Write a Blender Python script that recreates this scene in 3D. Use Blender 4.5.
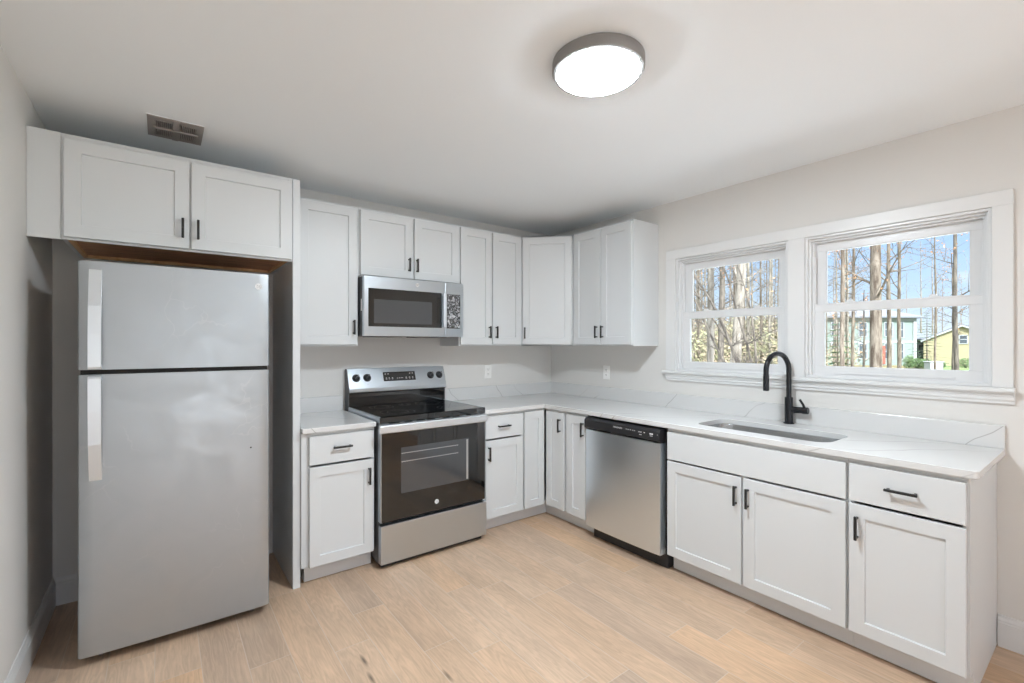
import bpy, bmesh, math, random
from mathutils import Vector, Matrix, noise
R = math.radians
scene = bpy.context.scene
for o in list(bpy.data.objects): bpy.data.objects.remove(o)
COL = scene.collection

# ------------------------------------------------------------------ camera
YAW = 0.6477
FPX = 463.26
cam_d = bpy.data.cameras.new('camera')
cam = bpy.data.objects.new('camera', cam_d); COL.objects.link(cam)
cam.location = (-3.0968, -3.4472, 1.3953)
cam.rotation_euler = (R(90), 0, -YAW)
cam_d.sensor_fit = 'HORIZONTAL'; cam_d.sensor_width = 36
cam_d.lens = 36 * FPX / 1024
cam_d.shift_y = (344.08 - 341.5) / 1024
cam_d.clip_start = 0.05; cam_d.clip_end = 400
scene.camera = cam

# ------------------------------------------------------------------ exposure, world, sun
vs = scene.view_settings
scene.display_settings.display_device = 'sRGB'
vs.view_transform = 'Standard'; vs.look = 'None'; vs.gamma = 1; vs.use_curve_mapping = False
vs.exposure = 0.45
SKY_STRENGTH = 0.9
GLOW = 1.8
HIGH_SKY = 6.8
SUN_STRENGTH = 10.0
LAMP_STRENGTH = 150.0
REAR_FILL = 5.0
scene.cycles.use_denoising = True
scene.cycles.max_bounces = 12
scene.cycles.diffuse_bounces = 8
scene.cycles.transparent_max_bounces = 16
scene.cycles.sample_clamp_indirect = 6

def nd(nt, t, **kw):
    n = nt.nodes.new(t)
    for k, v in kw.items(): setattr(n, k, v)
    return n
def ln(nt, a, b): nt.links.new(a, b)

world = bpy.data.worlds.new('sky'); scene.world = world; world.use_nodes = True
nt = world.node_tree; nt.nodes.clear()
wo = nd(nt, 'ShaderNodeOutputWorld'); bg = nd(nt, 'ShaderNodeBackground')
tc = nd(nt, 'ShaderNodeTexCoord'); sx = nd(nt, 'ShaderNodeSeparateXYZ'); ln(nt, tc.outputs['Generated'], sx.inputs[0])
rp = nd(nt, 'ShaderNodeValToRGB'); ln(nt, sx.outputs['Z'], rp.inputs[0])
rp.color_ramp.elements[0].position = 0.0; rp.color_ramp.elements[0].color = (0.80, 0.88, 0.95, 1)
rp.color_ramp.elements[1].position = 0.6; rp.color_ramp.elements[1].color = (0.22, 0.42, 0.85, 1)
e = rp.color_ramp.elements.new(0.08); e.color = (0.58, 0.76, 1.0, 1)
e = rp.color_ramp.elements.new(0.22); e.color = (0.38, 0.60, 0.98, 1)
ns = nd(nt, 'ShaderNodeTexNoise'); ns.inputs['Scale'].default_value = 4; ns.inputs['Detail'].default_value = 5
mp = nd(nt, 'ShaderNodeMapping'); mp.inputs['Scale'].default_value = (1, 1, 3); ln(nt, tc.outputs['Generated'], mp.inputs[0]); ln(nt, mp.outputs[0], ns.inputs[0])
cr = nd(nt, 'ShaderNodeValToRGB'); ln(nt, ns.outputs[0], cr.inputs[0])
cr.color_ramp.elements[0].position = 0.58; cr.color_ramp.elements[1].position = 0.72
mx = nd(nt, 'ShaderNodeMix', data_type='RGBA'); ln(nt, cr.outputs[0], mx.inputs[0]); ln(nt, rp.outputs[0], mx.inputs[6]); mx.inputs[7].default_value = (0.95, 0.97, 1, 1)
# glow added around the unseen sun side of the sky for fill light
sd = nd(nt, 'ShaderNodeVectorMath', operation='DOT_PRODUCT'); ln(nt, tc.outputs['Generated'], sd.inputs[0]); sd.inputs[1].default_value = Vector((-0.42, -0.75, 0.50)).normalized()
sm = nd(nt, 'ShaderNodeMath', operation='MAXIMUM'); ln(nt, sd.outputs['Value'], sm.inputs[0]); sm.inputs[1].default_value = 0
sp_ = nd(nt, 'ShaderNodeMath', operation='POWER'); ln(nt, sm.outputs[0], sp_.inputs[0]); sp_.inputs[1].default_value = 2.0
gw = nd(nt, 'ShaderNodeVectorMath', operation='SCALE'); gw.inputs[0].default_value = (0.86, 0.95, 1.10); ln(nt, sp_.outputs[0], gw.inputs['Scale'])
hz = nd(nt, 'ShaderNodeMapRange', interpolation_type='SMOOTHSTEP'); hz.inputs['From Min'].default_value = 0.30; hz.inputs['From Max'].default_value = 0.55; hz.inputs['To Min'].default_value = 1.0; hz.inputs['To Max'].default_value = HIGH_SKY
ln(nt, sx.outputs['Z'], hz.inputs[0])       # upper sky, out of view, brightened as added fill light
hw = nd(nt, 'ShaderNodeMapRange'); hw.inputs['From Min'].default_value = 0.30; hw.inputs['From Max'].default_value = 0.45; ln(nt, sx.outputs['Z'], hw.inputs[0])
hm = nd(nt, 'ShaderNodeMix', data_type='RGBA'); ln(nt, hw.outputs[0], hm.inputs[0]); ln(nt, mx.outputs[2], hm.inputs[6]); hm.inputs[7].default_value = (0.62, 0.665, 0.73, 1)
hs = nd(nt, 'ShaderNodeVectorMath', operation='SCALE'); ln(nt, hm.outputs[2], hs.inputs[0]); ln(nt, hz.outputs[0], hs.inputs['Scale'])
gk = nd(nt, 'ShaderNodeVectorMath', operation='SCALE'); ln(nt, gw.outputs[0], gk.inputs[0]); gk.inputs['Scale'].default_value = GLOW
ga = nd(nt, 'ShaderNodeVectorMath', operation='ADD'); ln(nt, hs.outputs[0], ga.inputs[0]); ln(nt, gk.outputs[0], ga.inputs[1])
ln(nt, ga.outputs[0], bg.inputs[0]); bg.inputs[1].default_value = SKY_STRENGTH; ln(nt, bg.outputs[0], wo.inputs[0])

sun_d = bpy.data.lights.new('sun', 'SUN'); sun_d.energy = SUN_STRENGTH; sun_d.angle = R(0.6); sun_d.color = (0.94, 0.97, 1.0)
sun = bpy.data.objects.new('sun', sun_d); COL.objects.link(sun)
sun.rotation_euler = Vector((0.42, 0.62, -0.62)).to_track_quat('-Z', 'Y').to_euler()
sun.location = (-20, -30, 30)

# ------------------------------------------------------------------ materials
def mat(name, col, rough=0.5, metal=0.0, spec=0.5, coat=0.0):
    m = bpy.data.materials.new(name); m.use_nodes = True
    b = m.node_tree.nodes['Principled BSDF']
    b.inputs['Base Color'].default_value = (*col, 1); b.inputs['Roughness'].default_value = rough
    b.inputs['Metallic'].default_value = metal; b.inputs['Specular IOR Level'].default_value = spec
    b.inputs['Coat Weight'].default_value = coat
    return m
def bsdf(m): return m.node_tree.nodes['Principled BSDF']
def add_noise_bump(m, scale, strength, dist=0.001, detail=3, stretch=(1, 1, 1)):
    nt = m.node_tree; t = nd(nt, 'ShaderNodeTexCoord'); mp = nd(nt, 'ShaderNodeMapping'); mp.inputs['Scale'].default_value = stretch
    n = nd(nt, 'ShaderNodeTexNoise'); n.inputs['Scale'].default_value = scale; n.inputs['Detail'].default_value = detail
    b = nd(nt, 'ShaderNodeBump'); b.inputs['Strength'].default_value = strength; b.inputs['Distance'].default_value = dist
    ln(nt, t.outputs['Object'], mp.inputs[0]); ln(nt, mp.outputs[0], n.inputs[0]); ln(nt, n.outputs[0], b.inputs['Height']); ln(nt, b.outputs[0], bsdf(m).inputs['Normal'])
def noise_color(m, c1, c2, scale, stretch=(1, 1, 1), lo=0.35, hi=0.65, detail=4):
    nt = m.node_tree; t = nd(nt, 'ShaderNodeTexCoord'); mp = nd(nt, 'ShaderNodeMapping'); mp.inputs['Scale'].default_value = stretch
    n = nd(nt, 'ShaderNodeTexNoise'); n.inputs['Scale'].default_value = scale; n.inputs['Detail'].default_value = detail
    r = nd(nt, 'ShaderNodeValToRGB'); r.color_ramp.elements[0].position = lo; r.color_ramp.elements[1].position = hi
    r.color_ramp.elements[0].color = (*c1, 1); r.color_ramp.elements[1].color = (*c2, 1)
    ln(nt, t.outputs['Object'], mp.inputs[0]); ln(nt, mp.outputs[0], n.inputs[0]); ln(nt, n.outputs[0], r.inputs[0]); ln(nt, r.outputs[0], bsdf(m).inputs['Base Color'])

M_wall = mat('wall_paint', (0.72, 0.705, 0.68), 0.75, spec=0.25); add_noise_bump(M_wall, 220, 0.08)
M_ceil = mat('ceiling_paint', (0.855, 0.885, 0.905), 0.85, spec=0.2); add_noise_bump(M_ceil, 150, 0.06)
M_trim = mat('trim_paint', (0.74, 0.74, 0.735), 0.35)
M_cab = mat('cabinet_paint', (0.665, 0.685, 0.695), 0.38)
M_toe = mat('toe_paint', (0.66, 0.67, 0.68), 0.5)
M_vinyl = mat('window_vinyl', (0.74, 0.745, 0.75), 0.3)
M_black = mat('black_handle', (0.012, 0.012, 0.012), 0.35)
M_faucet = mat('black_faucet', (0.022, 0.023, 0.026), 0.25, 0.4)
M_gloss = mat('black_glass', (0.006, 0.0065, 0.007), 0.03, spec=0.85)
M_plastic = mat('black_plastic', (0.02, 0.02, 0.022), 0.32)
M_side = mat('appliance_side', (0.10, 0.10, 0.105), 0.5)
M_mesh = mat('oven_window', (0.055, 0.06, 0.066), 0.05, spec=.85)
M_rack = mat('oven_rack', (0.45, 0.45, 0.45), 0.35, 0.5)
M_white = mat('white_plastic', (0.90, 0.89, 0.87), 0.35)
M_print = mat('white_print', (0.75, 0.75, 0.75), 0.5)
M_chrome = mat('chrome', (0.75, 0.75, 0.76), 0.18, 1.0)
M_handle = mat('satin_handle', (0.80, 0.84, 0.88), 0.42, 1.0)
M_vent = mat('vent_metal', (0.30, 0.275, 0.26), 0.5)
M_dark = mat('duct_dark', (0.02, 0.018, 0.016), 0.8)
M_ring = mat('lamp_ring', (0.27, 0.26, 0.255), 0.45, 0.3)
M_wood = mat('raw_wood', (0.42, 0.20, 0.09), 0.6); noise_color(M_wood, (0.50, 0.25, 0.13), (0.70, 0.38, 0.20), 6, (1, 8, 1))
M_edge = mat('wood_edge', (0.62, 0.36, 0.18), 0.6); noise_color(M_edge, (0.72, 0.42, 0.20), (0.88, 0.58, 0.32), 20, (1, 6, 1))

def stainless(name, col, rough, axis='x', amp=1.0):
    m = mat(name, col, rough, 1.0)
    st = {'x': (2, 200, 200), 'z': (200, 200, 2)}[axis]
    nt = m.node_tree; t = nd(nt, 'ShaderNodeTexCoord'); mp = nd(nt, 'ShaderNodeMapping'); mp.inputs['Scale'].default_value = st
    n = nd(nt, 'ShaderNodeTexNoise'); n.inputs['Scale'].default_value = 3; n.inputs['Detail'].default_value = 2
    mr = nd(nt, 'ShaderNodeMapRange'); mr.inputs['To Min'].default_value = rough - 0.02 * amp; mr.inputs['To Max'].default_value = rough + 0.03 * amp
    ln(nt, t.outputs['Object'], mp.inputs[0]); ln(nt, mp.outputs[0], n.inputs[0]); ln(nt, n.outputs[0], mr.inputs[0]); ln(nt, mr.outputs[0], bsdf(m).inputs['Roughness'])
    return m
M_steel = stainless('stainless_steel', (0.56, 0.605, 0.65), 0.30, 'x')
M_steel_v = stainless('stainless_vertical', (0.80, 0.86, 0.91), 0.30, 'z', 0.0)
M_sink = stainless('sink_steel', (0.40, 0.41, 0.42), 0.25, 'x')
# fridge: brushed steel with smudges and scratches
M_fridge = mat('fridge_steel', (0.44, 0.465, 0.485), 0.42, 0.85)
nt = M_fridge.node_tree; t = nd(nt, 'ShaderNodeTexCoord')
n1 = nd(nt, 'ShaderNodeTexNoise'); n1.inputs['Scale'].default_value = 5; n1.inputs['Detail'].default_value = 6; n1.inputs['Distortion'].default_value = 1.5
ln(nt, t.outputs['Object'], n1.inputs[0])
mr = nd(nt, 'ShaderNodeMapRange'); mr.inputs['From Min'].default_value = 0.35; mr.inputs['From Max'].default_value = 0.7; mr.inputs['To Min'].default_value = 0.36; mr.inputs['To Max'].default_value = 0.52
ln(nt, n1.outputs[0], mr.inputs[0]); ln(nt, mr.outputs[0], bsdf(M_fridge).inputs['Roughness'])
mp = nd(nt, 'ShaderNodeMapping'); mp.inputs['Rotation'].default_value = (0, R(35), 0); mp.inputs['Scale'].default_value = (1, 1, 1)
v = nd(nt, 'ShaderNodeTexVoronoi', feature='DISTANCE_TO_EDGE'); v.inputs['Scale'].default_value = 3.2
nz = nd(nt, 'ShaderNodeTexNoise'); nz.inputs['Scale'].default_value = 3; nz.inputs['Detail'].default_value = 4
ad = nd(nt, 'ShaderNodeMix', data_type='RGBA', blend_type='ADD'); ad.inputs[0].default_value = 0.45
ln(nt, t.outputs['Object'], mp.inputs[0]); ln(nt, mp.outputs[0], nz.inputs[0]); ln(nt, mp.outputs[0], ad.inputs[6]); ln(nt, nz.outputs['Color'], ad.inputs[7]); ln(nt, ad.outputs[2], v.inputs[0])
ms = nd(nt, 'ShaderNodeMath', operation='LESS_THAN'); ms.inputs[1].default_value = 0.006; ln(nt, v.outputs[0], ms.inputs[0])
n3 = nd(nt, 'ShaderNodeTexNoise'); n3.inputs['Scale'].default_value = 2.3; ln(nt, t.outputs['Object'], n3.inputs[0])
m3 = nd(nt, 'ShaderNodeMapRange'); m3.inputs['From Min'].default_value = 0.5; m3.inputs['From Max'].default_value = 0.62; ln(nt, n3.outputs[0], m3.inputs[0])
mm = nd(nt, 'ShaderNodeMath', operation='MULTIPLY'); ln(nt, ms.outputs[0], mm.inputs[0]); ln(nt, m3.outputs[0], mm.inputs[1])
mm2 = nd(nt, 'ShaderNodeMath', operation='MULTIPLY'); ln(nt, mm.outputs[0], mm2.inputs[0]); mm2.inputs[1].default_value = 0.22
mc = nd(nt, 'ShaderNodeMix', data_type='RGBA'); mc.inputs[6].default_value = (0.44, 0.465, 0.485, 1); mc.inputs[7].default_value = (0.62, 0.62, 0.62, 1)
ln(nt, mm2.outputs[0], mc.inputs[0]); ln(nt, mc.outputs[2], bsdf(M_fridge).inputs['Base Color'])

# quartz with sparse straight grey veins
M_quartz = mat('quartz', (0.68, 0.68, 0.675), 0.18)
nt = M_quartz.node_tree; g = nd(nt, 'ShaderNodeNewGeometry')
n1 = nd(nt, 'ShaderNodeTexNoise'); n1.inputs['Scale'].default_value = 1.6; n1.inputs['Detail'].default_value = 4; ln(nt, g.outputs['Position'], n1.inputs[0])
def vein(direction, freq, phase, width, wobble):
    dt = nd(nt, 'ShaderNodeVectorMath', operation='DOT_PRODUCT'); ln(nt, g.outputs['Position'], dt.inputs[0]); dt.inputs[1].default_value = direction
    a = nd(nt, 'ShaderNodeMath', operation='MULTIPLY_ADD'); ln(nt, n1.outputs[0], a.inputs[0]); a.inputs[1].default_value = wobble; ln(nt, dt.outputs['Value'], a.inputs[2])
    f = nd(nt, 'ShaderNodeMath', operation='MULTIPLY_ADD'); ln(nt, a.outputs[0], f.inputs[0]); f.inputs[1].default_value = freq; f.inputs[2].default_value = phase
    p = nd(nt, 'ShaderNodeMath', operation='PINGPONG'); ln(nt, f.outputs[0], p.inputs[0]); p.inputs[1].default_value = 0.5
    r = nd(nt, 'ShaderNodeMapRange'); r.inputs['From Max'].default_value = width * freq; r.inputs['To Min'].default_value = 1; r.inputs['To Max'].default_value = 0
    ln(nt, p.outputs[0], r.inputs[0]); return r.outputs[0]
va = vein((0.75, 0.62, 0.70), 1.9, 0.13, 0.0032, 0.22); vb = vein((0.70, 0.66, 0.85), 1.15, 0.41, 0.0045, 0.30)
mxx = nd(nt, 'ShaderNodeMath', operation='MAXIMUM'); ln(nt, va, mxx.inputs[0]); ln(nt, vb, mxx.inputs[1])
n2 = nd(nt, 'ShaderNodeTexNoise'); n2.inputs['Scale'].default_value = 2.6; ln(nt, g.outputs['Position'], n2.inputs[0])
m2 = nd(nt, 'ShaderNodeMapRange'); m2.inputs['From Min'].default_value = 0.36; m2.inputs['From Max'].default_value = 0.50; m2.inputs['To Max'].default_value = 0.9; ln(nt, n2.outputs[0], m2.inputs[0])
mu = nd(nt, 'ShaderNodeMath', operation='MULTIPLY'); ln(nt, mxx.outputs[0], mu.inputs[0]); ln(nt, m2.outputs[0], mu.inputs[1])
mc = nd(nt, 'ShaderNodeMix', data_type='RGBA'); mc.inputs[6].default_value = (0.68, 0.68, 0.675, 1); mc.inputs[7].default_value = (0.34, 0.33, 0.32, 1)
ln(nt, mu.outputs[0], mc.inputs[0]); ln(nt, mc.outputs[2], bsdf(M_quartz).inputs['Base Color'])

# wood-look floor planks along y
def floor_material():
    m = mat('plank_floor', (0.6, 0.4, 0.27), 0.42); nt = m.node_tree; B = bsdf(m)
    g = nd(nt, 'ShaderNodeNewGeometry'); s = nd(nt, 'ShaderNodeSeparateXYZ'); ln(nt, g.outputs['Position'], s.inputs[0])
    def math_(op, a, b=None, c=None):
        n = nd(nt, 'ShaderNodeMath', operation=op)
        for i, q in enumerate((a, b, c)):
            if q is None: continue
            if isinstance(q, (int, float)): n.inputs[i].default_value = q
            else: ln(nt, q, n.inputs[i])
        return n.outputs[0]
    W, L = 0.1623, 0.93
    xr = math_('DIVIDE', math_('ADD', s.outputs['X'], 2.471), W)
    row = math_('FLOOR', xr); fx = math_('FRACT', xr)
    wn = nd(nt, 'ShaderNodeTexWhiteNoise', noise_dimensions='1D'); ln(nt, math_('ADD', row, 3.37), wn.inputs['W'])
    yr = math_('ADD', math_('DIVIDE', s.outputs['Y'], L), math_('MULTIPLY', wn.outputs['Value'], 7.3))
    pl = math_('FLOOR', yr); fy = math_('FRACT', yr)
    cv = nd(nt, 'ShaderNodeCombineXYZ'); ln(nt, row, cv.inputs[0]); ln(nt, pl, cv.inputs[1])
    wc = nd(nt, 'ShaderNodeTexWhiteNoise', noise_dimensions='3D'); ln(nt, cv.outputs[0], wc.inputs['Vector'])
    ramp = nd(nt, 'ShaderNodeValToRGB'); ln(nt, wc.outputs['Value'], ramp.inputs[0])
    els = [(0, (0.50, 0.37, 0.275)), (0.2, (0.60, 0.42, 0.285)), (0.45, (0.63, 0.455, 0.32)), (0.65, (0.58, 0.42, 0.30)), (0.85, (0.65, 0.43, 0.265)), (1.0, (0.53, 0.385, 0.28))]
    ramp.color_ramp.elements[0].color = (*els[0][1], 1); ramp.color_ramp.elements[1].color = (*els[-1][1], 1)
    for p, c in els[1:-1]:
        q = ramp.color_ramp.elements.new(p); q.color = (*c, 1)
    # grain coordinates: shifted per plank
    off = nd(nt, 'ShaderNodeVectorMath', operation='MULTIPLY'); ln(nt, wc.outputs['Color'], off.inputs[0]); off.inputs[1].default_value = (31, 17, 9)
    pos = nd(nt, 'ShaderNodeVectorMath', operation='ADD'); ln(nt, g.outputs['Position'], pos.inputs[0]); ln(nt, off.outputs[0], pos.inputs[1])
    mp = nd(nt, 'ShaderNodeMapping'); mp.inputs['Scale'].default_value = (9, 1.1, 1); ln(nt, pos.outputs[0], mp.inputs[0])
    n1 = nd(nt, 'ShaderNodeTexNoise'); n1.inputs['Scale'].default_value = 1.6; n1.inputs['Detail'].default_value = 5; n1.inputs['Distortion'].default_value = 0.25; ln(nt, mp.outputs[0], n1.inputs[0])
    rings = math_('FRACT', math_('MULTIPLY', n1.outputs[0], 11.0))
    rg = nd(nt, 'ShaderNodeMapRange'); rg.inputs['To Min'].default_value = 0.90; rg.inputs['To Max'].default_value = 1.05; ln(nt, math_('PINGPONG', rings, 0.5), rg.inputs[0]); rg.inputs['From Max'].default_value = 0.5
    mp2 = nd(nt, 'ShaderNodeMapping'); mp2.inputs['Scale'].default_value = (60, 2.2, 1); ln(nt, pos.outputs[0], mp2.inputs[0])
    n2 = nd(nt, 'ShaderNodeTexNoise'); n2.inputs['Scale'].default_value = 1.5; n2.inputs['Detail'].default_value = 6; n2.inputs['Roughness'].default_value = 0.65; ln(nt, mp2.outputs[0], n2.inputs[0])
    r2 = nd(nt, 'ShaderNodeMapRange'); r2.inputs['From Min'].default_value = 0.3; r2.inputs['From Max'].default_value = 0.7; r2.inputs['To Min'].default_value = 0.91; r2.inputs['To Max'].default_value = 1.07; ln(nt, n2.outputs[0], r2.inputs[0])
    tone = math_('MULTIPLY', rg.outputs[0], r2.outputs[0])
    # soft blotches along a plank
    mp4 = nd(nt, 'ShaderNodeMapping'); mp4.inputs['Scale'].default_value = (5, 1.6, 1); ln(nt, pos.outputs[0], mp4.inputs[0])
    n4 = nd(nt, 'ShaderNodeTexNoise'); n4.inputs['Scale'].default_value = 1.2; n4.inputs['Detail'].default_value = 3; ln(nt, mp4.outputs[0], n4.inputs[0])
    r4 = nd(nt, 'ShaderNodeMapRange'); r4.inputs['From Min'].default_value = 0.3; r4.inputs['From Max'].default_value = 0.7; r4.inputs['To Min'].default_value = 0.88; r4.inputs['To Max'].default_value = 1.10; ln(nt, n4.outputs[0], r4.inputs[0])
    tone = math_('MULTIPLY', tone, r4.outputs[0])
    # knots
    mp3 = nd(nt, 'ShaderNodeMapping'); mp3.inputs['Scale'].default_value = (9.0, 1.7, 0); ln(nt, pos.outputs[0], mp3.inputs[0])
    vo = nd(nt, 'ShaderNodeTexVoronoi'); vo.inputs['Scale'].default_value = 1.0; ln(nt, mp3.outputs[0], vo.inputs[0])
    kn = nd(nt, 'ShaderNodeMapRange'); kn.inputs['From Min'].default_value = 0.02; kn.inputs['From Max'].default_value = 0.10; kn.inputs['To Min'].default_value = 0.30; kn.inputs['To Max'].default_value = 1.0; ln(nt, vo.outputs['Distance'], kn.inputs[0])
    ks = nd(nt, 'ShaderNodeSeparateColor'); ln(nt, vo.outputs['Color'], ks.inputs[0])
    kg = math_('GREATER_THAN', ks.outputs[0], 0.80)
    kmix = math_('ADD', math_('MULTIPLY', kn.outputs[0], kg), math_('SUBTRACT', 1.0, kg))
    tone = math_('MULTIPLY', tone, kmix)
    col = nd(nt, 'ShaderNodeVectorMath', operation='SCALE'); ln(nt, ramp.outputs[0], col.inputs[0]); ln(nt, tone, col.inputs['Scale'])
    # joints
    ex = math_('MINIMUM', fx, math_('SUBTRACT', 1.0, fx)); ey = math_('MINIMUM', fy, math_('SUBTRACT', 1.0, fy))
    jx = math_('LESS_THAN', ex, 0.0095); jy = math_('LESS_THAN', ey, 0.0017)
    j = math_('MAXIMUM', jx, jy)
    mix = nd(nt, 'ShaderNodeMix', data_type='RGBA'); ln(nt, math_('MULTIPLY', j, 0.8), mix.inputs[0]); ln(nt, col.outputs[0], mix.inputs[6]); mix.inputs[7].default_value = (0.60, 0.50, 0.405, 1)
    ln(nt, mix.outputs[2], B.inputs['Base Color'])
    bp = nd(nt, 'ShaderNodeBump'); bp.inputs['Strength'].default_value = 0.25; bp.inputs['Distance'].default_value = 0.001
    hh = math_('SUBTRACT', math_('MULTIPLY', n2.outputs[0], 0.4), j); ln(nt, hh, bp.inputs['Height']); ln(nt, bp.outputs[0], B.inputs['Normal'])
    return m
M_floor = floor_material()

M_glass = bpy.data.materials.new('window_glass'); M_glass.use_nodes = True
nt = M_glass.node_tree; nt.nodes.clear()
o_ = nd(nt, 'ShaderNodeOutputMaterial'); tr = nd(nt, 'ShaderNodeBsdfTransparent'); gl = nd(nt, 'ShaderNodeBsdfGlossy'); gl.inputs['Roughness'].default_value = 0.02
tr.inputs[0].default_value = (0.97, 0.985, 0.98, 1)
fr = nd(nt, 'ShaderNodeFresnel'); fr.inputs[0].default_value = 1.25; ms = nd(nt, 'ShaderNodeMixShader')
ln(nt, fr.outputs[0], ms.inputs[0]); ln(nt, tr.outputs[0], ms.inputs[1]); ln(nt, gl.outputs[0], ms.inputs[2]); ln(nt, ms.outputs[0], o_.inputs[0])

def emis(name, col, s):
    m = bpy.data.materials.new(name); m.use_nodes = True; nt = m.node_tree; nt.nodes.clear()
    o = nd(nt, 'ShaderNodeOutputMaterial'); e = nd(nt, 'ShaderNodeEmission'); e.inputs[0].default_value = (*col, 1); e.inputs[1].default_value = s
    ln(nt, e.outputs[0], o.inputs[0]); return m
M_lamp = emis('lamp_diffuser', (0.83, 0.925, 1.0), LAMP_STRENGTH)
M_rear_fill = emis('rear_fill_diffuser', (0.82, 0.92, 1.0), REAR_FILL)

# ------------------------------------------------------------------ mesh helpers
ORG = {}
class MB:
    def __init__(s, M=None): s.bm = bmesh.new(); s.M = M or Matrix.Identity(4)
    def _add(s, verts, faces, M=None):
        T = s.M @ M if M is not None else s.M
        vs_ = [s.bm.verts.new(T @ Vector(v)) for v in verts]; out = []
        for f in faces:
            try: out.append(s.bm.faces.new([vs_[i] for i in f]))
            except ValueError: pass
        return vs_, out
    def box(s, x0, x1, y0, y1, z0, z1, bev=0.0, M=None, seg=1):
        x0, x1 = sorted((x0, x1)); y0, y1 = sorted((y0, y1)); z0, z1 = sorted((z0, z1))
        v = [(x0, y0, z0), (x1, y0, z0), (x1, y1, z0), (x0, y1, z0), (x0, y0, z1), (x1, y0, z1), (x1, y1, z1), (x0, y1, z1)]
        f = [(0, 3, 2, 1), (4, 5, 6, 7), (0, 1, 5, 4), (1, 2, 6, 5), (2, 3, 7, 6), (3, 0, 4, 7)]
        vs_, fs = s._add(v, f, M)
        if bev > 0:
            es = list({e for q in fs for e in q.edges})
            bmesh.ops.bevel(s.bm, geom=es, offset=bev, segments=seg, affect='EDGES', profile=0.5)
        return s
    def prism(s, poly, z0, z1, M=None):           # poly in xy, extruded along z
        n = len(poly); v = [(x, y, z0) for x, y in poly] + [(x, y, z1) for x, y in poly]
        f = [tuple(range(n))[::-1], tuple(range(n, 2 * n))] + [(i, (i + 1) % n, n + (i + 1) % n, n + i) for i in range(n)]
        s._add(v, f, M); return s
    def prof(s, poly, x0, x1, M=None):            # poly in (y,z), extruded along x
        n = len(poly); v = [(x0, y, z) for y, z in poly] + [(x1, y, z) for y, z in poly]
        f = [tuple(range(n)), tuple(range(n, 2 * n))[::-1]] + [(i, n + i, n + (i + 1) % n, (i + 1) % n) for i in range(n)]
        s._add(v, f, M); return s
    def lathe(s, pr, seg=32, M=None, cap=True):   # pr: list of (r,z)
        v = []; f = []
        for r, z in pr:
            for k in range(seg):
                a = 2 * math.pi * k / seg; v.append((r * math.cos(a), r * math.sin(a), z))
        for i in range(len(pr) - 1):
            for k in range(seg):
                k2 = (k + 1) % seg; f.append((i * seg + k, i * seg + k2, (i + 1) * seg + k2, (i + 1) * seg + k))
        if cap:
            f.append(tuple(range(seg))[::-1]); f.append(tuple((len(pr) - 1) * seg + k for k in range(seg)))
        s._add(v, f, M); return s
    def tube(s, pts, rad, seg=10, M=None, cap=True):
        pts = [Vector(p) for p in pts]; n = len(pts)
        if not hasattr(rad, '__len__'): rad = [rad] * n
        v = []; f = []; up = None
        for i, p in enumerate(pts):
            d = (pts[min(i + 1, n - 1)] - pts[max(i - 1, 0)])
            if d.length < 1e-9: d = Vector((0, 0, 1))
            d.normalize()
            if up is None:
                up = Vector((0, 0, 1)) if abs(d.z) < 0.9 else Vector((1, 0, 0))
            a = d.cross(up); a = a.normalized() if a.length > 1e-6 else d.orthogonal().normalized()
            b = a.cross(d).normalized(); up = b
            for k in range(seg):
                t_ = 2 * math.pi * k / seg; v.append(p + (a * math.cos(t_) + b * math.sin(t_)) * rad[i])
        for i in range(n - 1):
            for k in range(seg):
                k2 = (k + 1) % seg; f.append((i * seg + k, i * seg + k2, (i + 1) * seg + k2, (i + 1) * seg + k))
        if cap: f.append(tuple(range(seg))[::-1]); f.append(tuple((n - 1) * seg + k for k in range(seg)))
        s._add(v, f, M); return s
    def loops(s, LL, close_first=False, close_last=False, M=None):
        n = len(LL[0]); v = [p for L in LL for p in L]; f = []
        for i in range(len(LL) - 1):
            for k in range(n):
                k2 = (k + 1) % n; f.append((i * n + k, i * n + k2, (i + 1) * n + k2, (i + 1) * n + k))
        if close_first: f.append(tuple(range(n))[::-1])
        if close_last: f.append(tuple((len(LL) - 1) * n + k for k in range(n)))
        s._add(v, f, M); return s
    def mesh(s, me, M):
        T = s.M @ M
        vs_ = [s.bm.verts.new(T @ q.co) for q in me.vertices]
        for p in me.polygons:
            try: s.bm.faces.new([vs_[i] for i in p.vertices])
            except ValueError: pass
        return s
    def build(s, name, m, parent=None, smooth=False, label=None, recalc=True, sharp=35):
        org = ORG.get(parent.name, Vector((0, 0, 0))) if parent is not None else Vector((0, 0, 0))
        if recalc: bmesh.ops.recalc_face_normals(s.bm, faces=s.bm.faces)
        bmesh.ops.translate(s.bm, vec=-org, verts=s.bm.verts)
        me = bpy.data.meshes.new(name); s.bm.to_mesh(me); s.bm.free()
        for q in (m if isinstance(m, (list, tuple)) else [m]): me.materials.append(q)
        o = bpy.data.objects.new(name, me); COL.objects.link(o)
        if parent is not None: o.parent = parent; ORG[o.name] = org
        else: ORG[o.name] = Vector((0, 0, 0))
        if smooth:
            for p in me.polygons: p.use_smooth = True
            try: me.set_sharp_from_angle(angle=R(sharp))
            except Exception: pass
        if label: o['label'] = label
        return o
def thing(name, label, cat, loc, group=None, rot=0, local=False):
    o = bpy.data.objects.new(name, None); COL.objects.link(o); o.location = loc; o.rotation_euler = (0, 0, rot); o.empty_display_size = 0.1
    ORG[o.name] = Vector((0, 0, 0)) if local else Vector(loc)
    o['label'] = label; o['category'] = cat
    if group: o['group'] = group
    return o
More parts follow.
